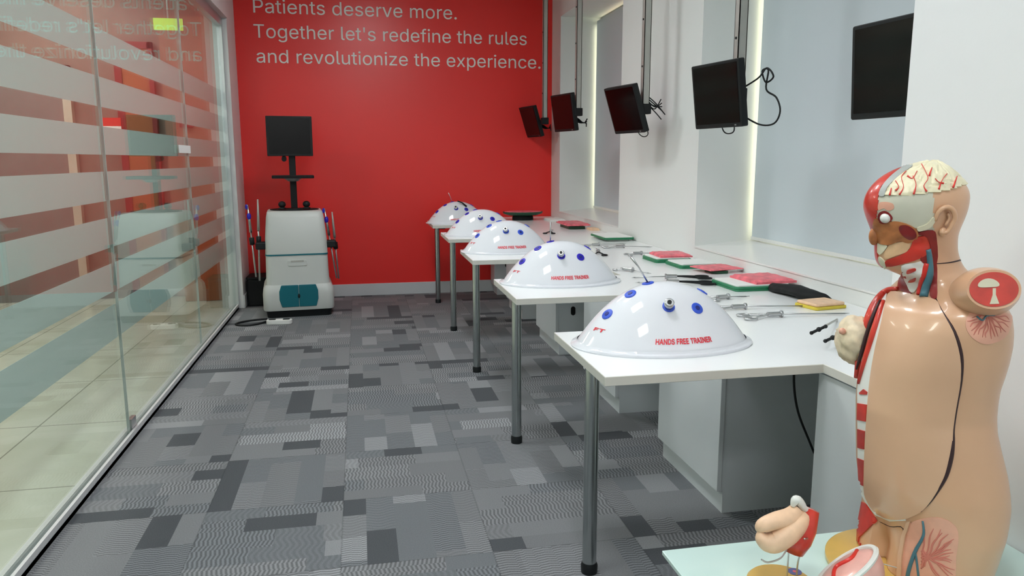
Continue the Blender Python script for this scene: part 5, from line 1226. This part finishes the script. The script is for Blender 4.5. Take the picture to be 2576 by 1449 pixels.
# ---- small organ model on wires
om = thing('organ_model', 'small peach and red organ model on wires over a round yellow wooden base', 'anatomy model', (0.804, 1.275, TZ)); om.scale = (1.0624,) * 3
smooth_angle(MB().lathe([(0, 0), (0.058, 0), (0.062, 0.004), (0.062, 0.012), (0.058, 0.016), (0, 0.016)], 48, cap0=False, cap1=False).build('wooden_base', 'wood', om), 40)
smooth_angle(MB().lathe([(0.013, 0.016), (0.013, 0.0168)], 24, c=(0.042, 0.022, 0)).build('round_label', 'labelb', om))
MB().lathe([(0.004, 0.0168), (0.004, 0.0173)], 12, c=(0.042, 0.022, 0)).build('label_mark', 'pink', om)
# peach body: two lobes joined at the right
b = MB(); ph = [(-0.050, 0.135), (-0.056, 0.120), (-0.052, 0.104), (-0.040, 0.090), (-0.022, 0.083)]
def blob(path, rad, n=18, sub=6):
    P_ = spline(path, sub); R_ = [max(0.001, q[0]) for q in spline([(r, 0, 0) for r in rad], sub)]
    bb = MB().tube(P_, R_, n); return bb
x1 = blob([(-0.050, 0.005, 0.118), (-0.046, 0.0, 0.130), (-0.020, 0, 0.138), (0.010, 0.004, 0.139), (0.030, 0.01, 0.150)], [0.004, 0.013, 0.016, 0.018, 0.014])
x2 = blob([(-0.050, 0.0, 0.122), (-0.046, -0.004, 0.108), (-0.028, -0.008, 0.100), (0.0, -0.008, 0.112), (0.026, 0, 0.128), (0.045, 0.006, 0.138)], [0.004, 0.014, 0.020, 0.021, 0.020, 0.014])
b.add(x1.v, x1.f).add(x2.v, x2.f)
b.ball((0.018, 0.006, 0.130), 0.026, 0.020, 0.020)
b.build('peach_organ', 'peach', om, smooth=True)
b = MB(); b.tube([(0.060, 0.004, 0.150), (0.046, 0.004, 0.118), (0.030, 0.002, 0.095), (0.022, 0.0, 0.070)], [0.012, 0.022, 0.026, 0.018], 14)
b.build('red_muscle', 'muscle', om, smooth=True)
b = blob([(0.018, 0.006, 0.160), (0.024, 0.006, 0.172), (0.034, 0.006, 0.166), (0.045, 0.006, 0.152), (0.068, 0.008, 0.142)], [0.004, 0.009, 0.008, 0.006, 0.004], 12)
b.build('white_membrane', 'whitem', om, smooth=True)
for pts in ([(0.012, 0.0, 0.016), (0.012, 0.0, 0.085)], [(0.036, 0.006, 0.016), (0.037, 0.004, 0.055), (0.050, 0.0, 0.080), (0.050, -0.01, 0.100), (0.024, -0.028, 0.112)], [(0.012, 0.0, 0.085), (-0.010, -0.01, 0.068), (-0.035, -0.01, 0.062), (-0.048, -0.008, 0.068)]):
    MB().tube(spline(pts, 5), 0.0016, 8).build('wire_support', 'steel', om, smooth=True)

# ---- sectioned organ on the table
so = thing('section_model', 'pink sectioned organ model with white rim in front of the torso base', 'anatomy model', (0.895, 1.20, TZ)); so.scale = (1.4,) * 3
M0 = Matrix.Rotation(radians(-38), 4, V((0.64, 0.77, 0))) @ Matrix.Rotation(radians(15), 4, 'Z')
b = MB(); prof = [(0.001, -0.050)] + [(0.052 * sin(a), -0.050 * cos(a)) for a in [radians(10 * k) for k in range(1, 10)]]
lift = Matrix.Translation((0, 0, 0.052))
b.lathe(prof, 32, sx=1.0, sy=0.8, mtx=lift @ M0, cap0=True, cap1=False)
for k in range(len(b.v)):
    p = V(b.v[k]); b.v[k] = tuple(p + p.normalized() * 0.002 * noise.noise(p * 60))
b.build('organ_body', 'pinkorg', so, smooth=True)
MB().lathe([(0.049, 0.0), (0.042, 0.004), (0.030, 0.007), (0.015, 0.0085), (0.001, 0.009)], 36, sy=0.8, mtx=lift @ M0).build('cut_face', 'pinkorg', so, smooth=True)
smooth_angle(MB().lathe([(0.046, -0.002), (0.053, -0.002), (0.055, 0.001), (0.053, 0.004), (0.048, 0.004), (0.046, 0.0)], 40, sy=0.8, mtx=lift @ M0, cap0=False, cap1=False).build('white_rim', 'whitem', so), 40)
MB().tube(spline([lift @ M0 @ V(p) for p in ((-0.035, -0.01, 0.006), (-0.01, 0.005, 0.0095), (0.01, -0.008, 0.0095), (0.035, 0.004, 0.006))], 5), 0.003, 8).build('vessel', 'artery', so, smooth=True)
MB().tube(spline([lift @ M0 @ V(p) for p in ((-0.040, -0.018, -0.022), (-0.030, -0.030, -0.018), (-0.015, -0.034, -0.024), (0.005, -0.034, -0.028))], 5), 0.0022, 8).build('vessel', 'artery', so, smooth=True)
ws = thing('wire_stand', 'bent thin wire stand between the sectioned organ and the torso', 'stand', (1.012, 1.262, TZ + 0.0165)); ws.scale = (1.06,) * 3
MB().tube([(-0.02, 0.03, 0), (-0.02, 0.03, 0.035), (0.0, 0.01, 0.035), (0.0, 0.01, 0.018), (0.028, -0.02, 0.018), (0.028, -0.02, 0.0)], 0.0013, 8).build('wire', 'pole', ws)
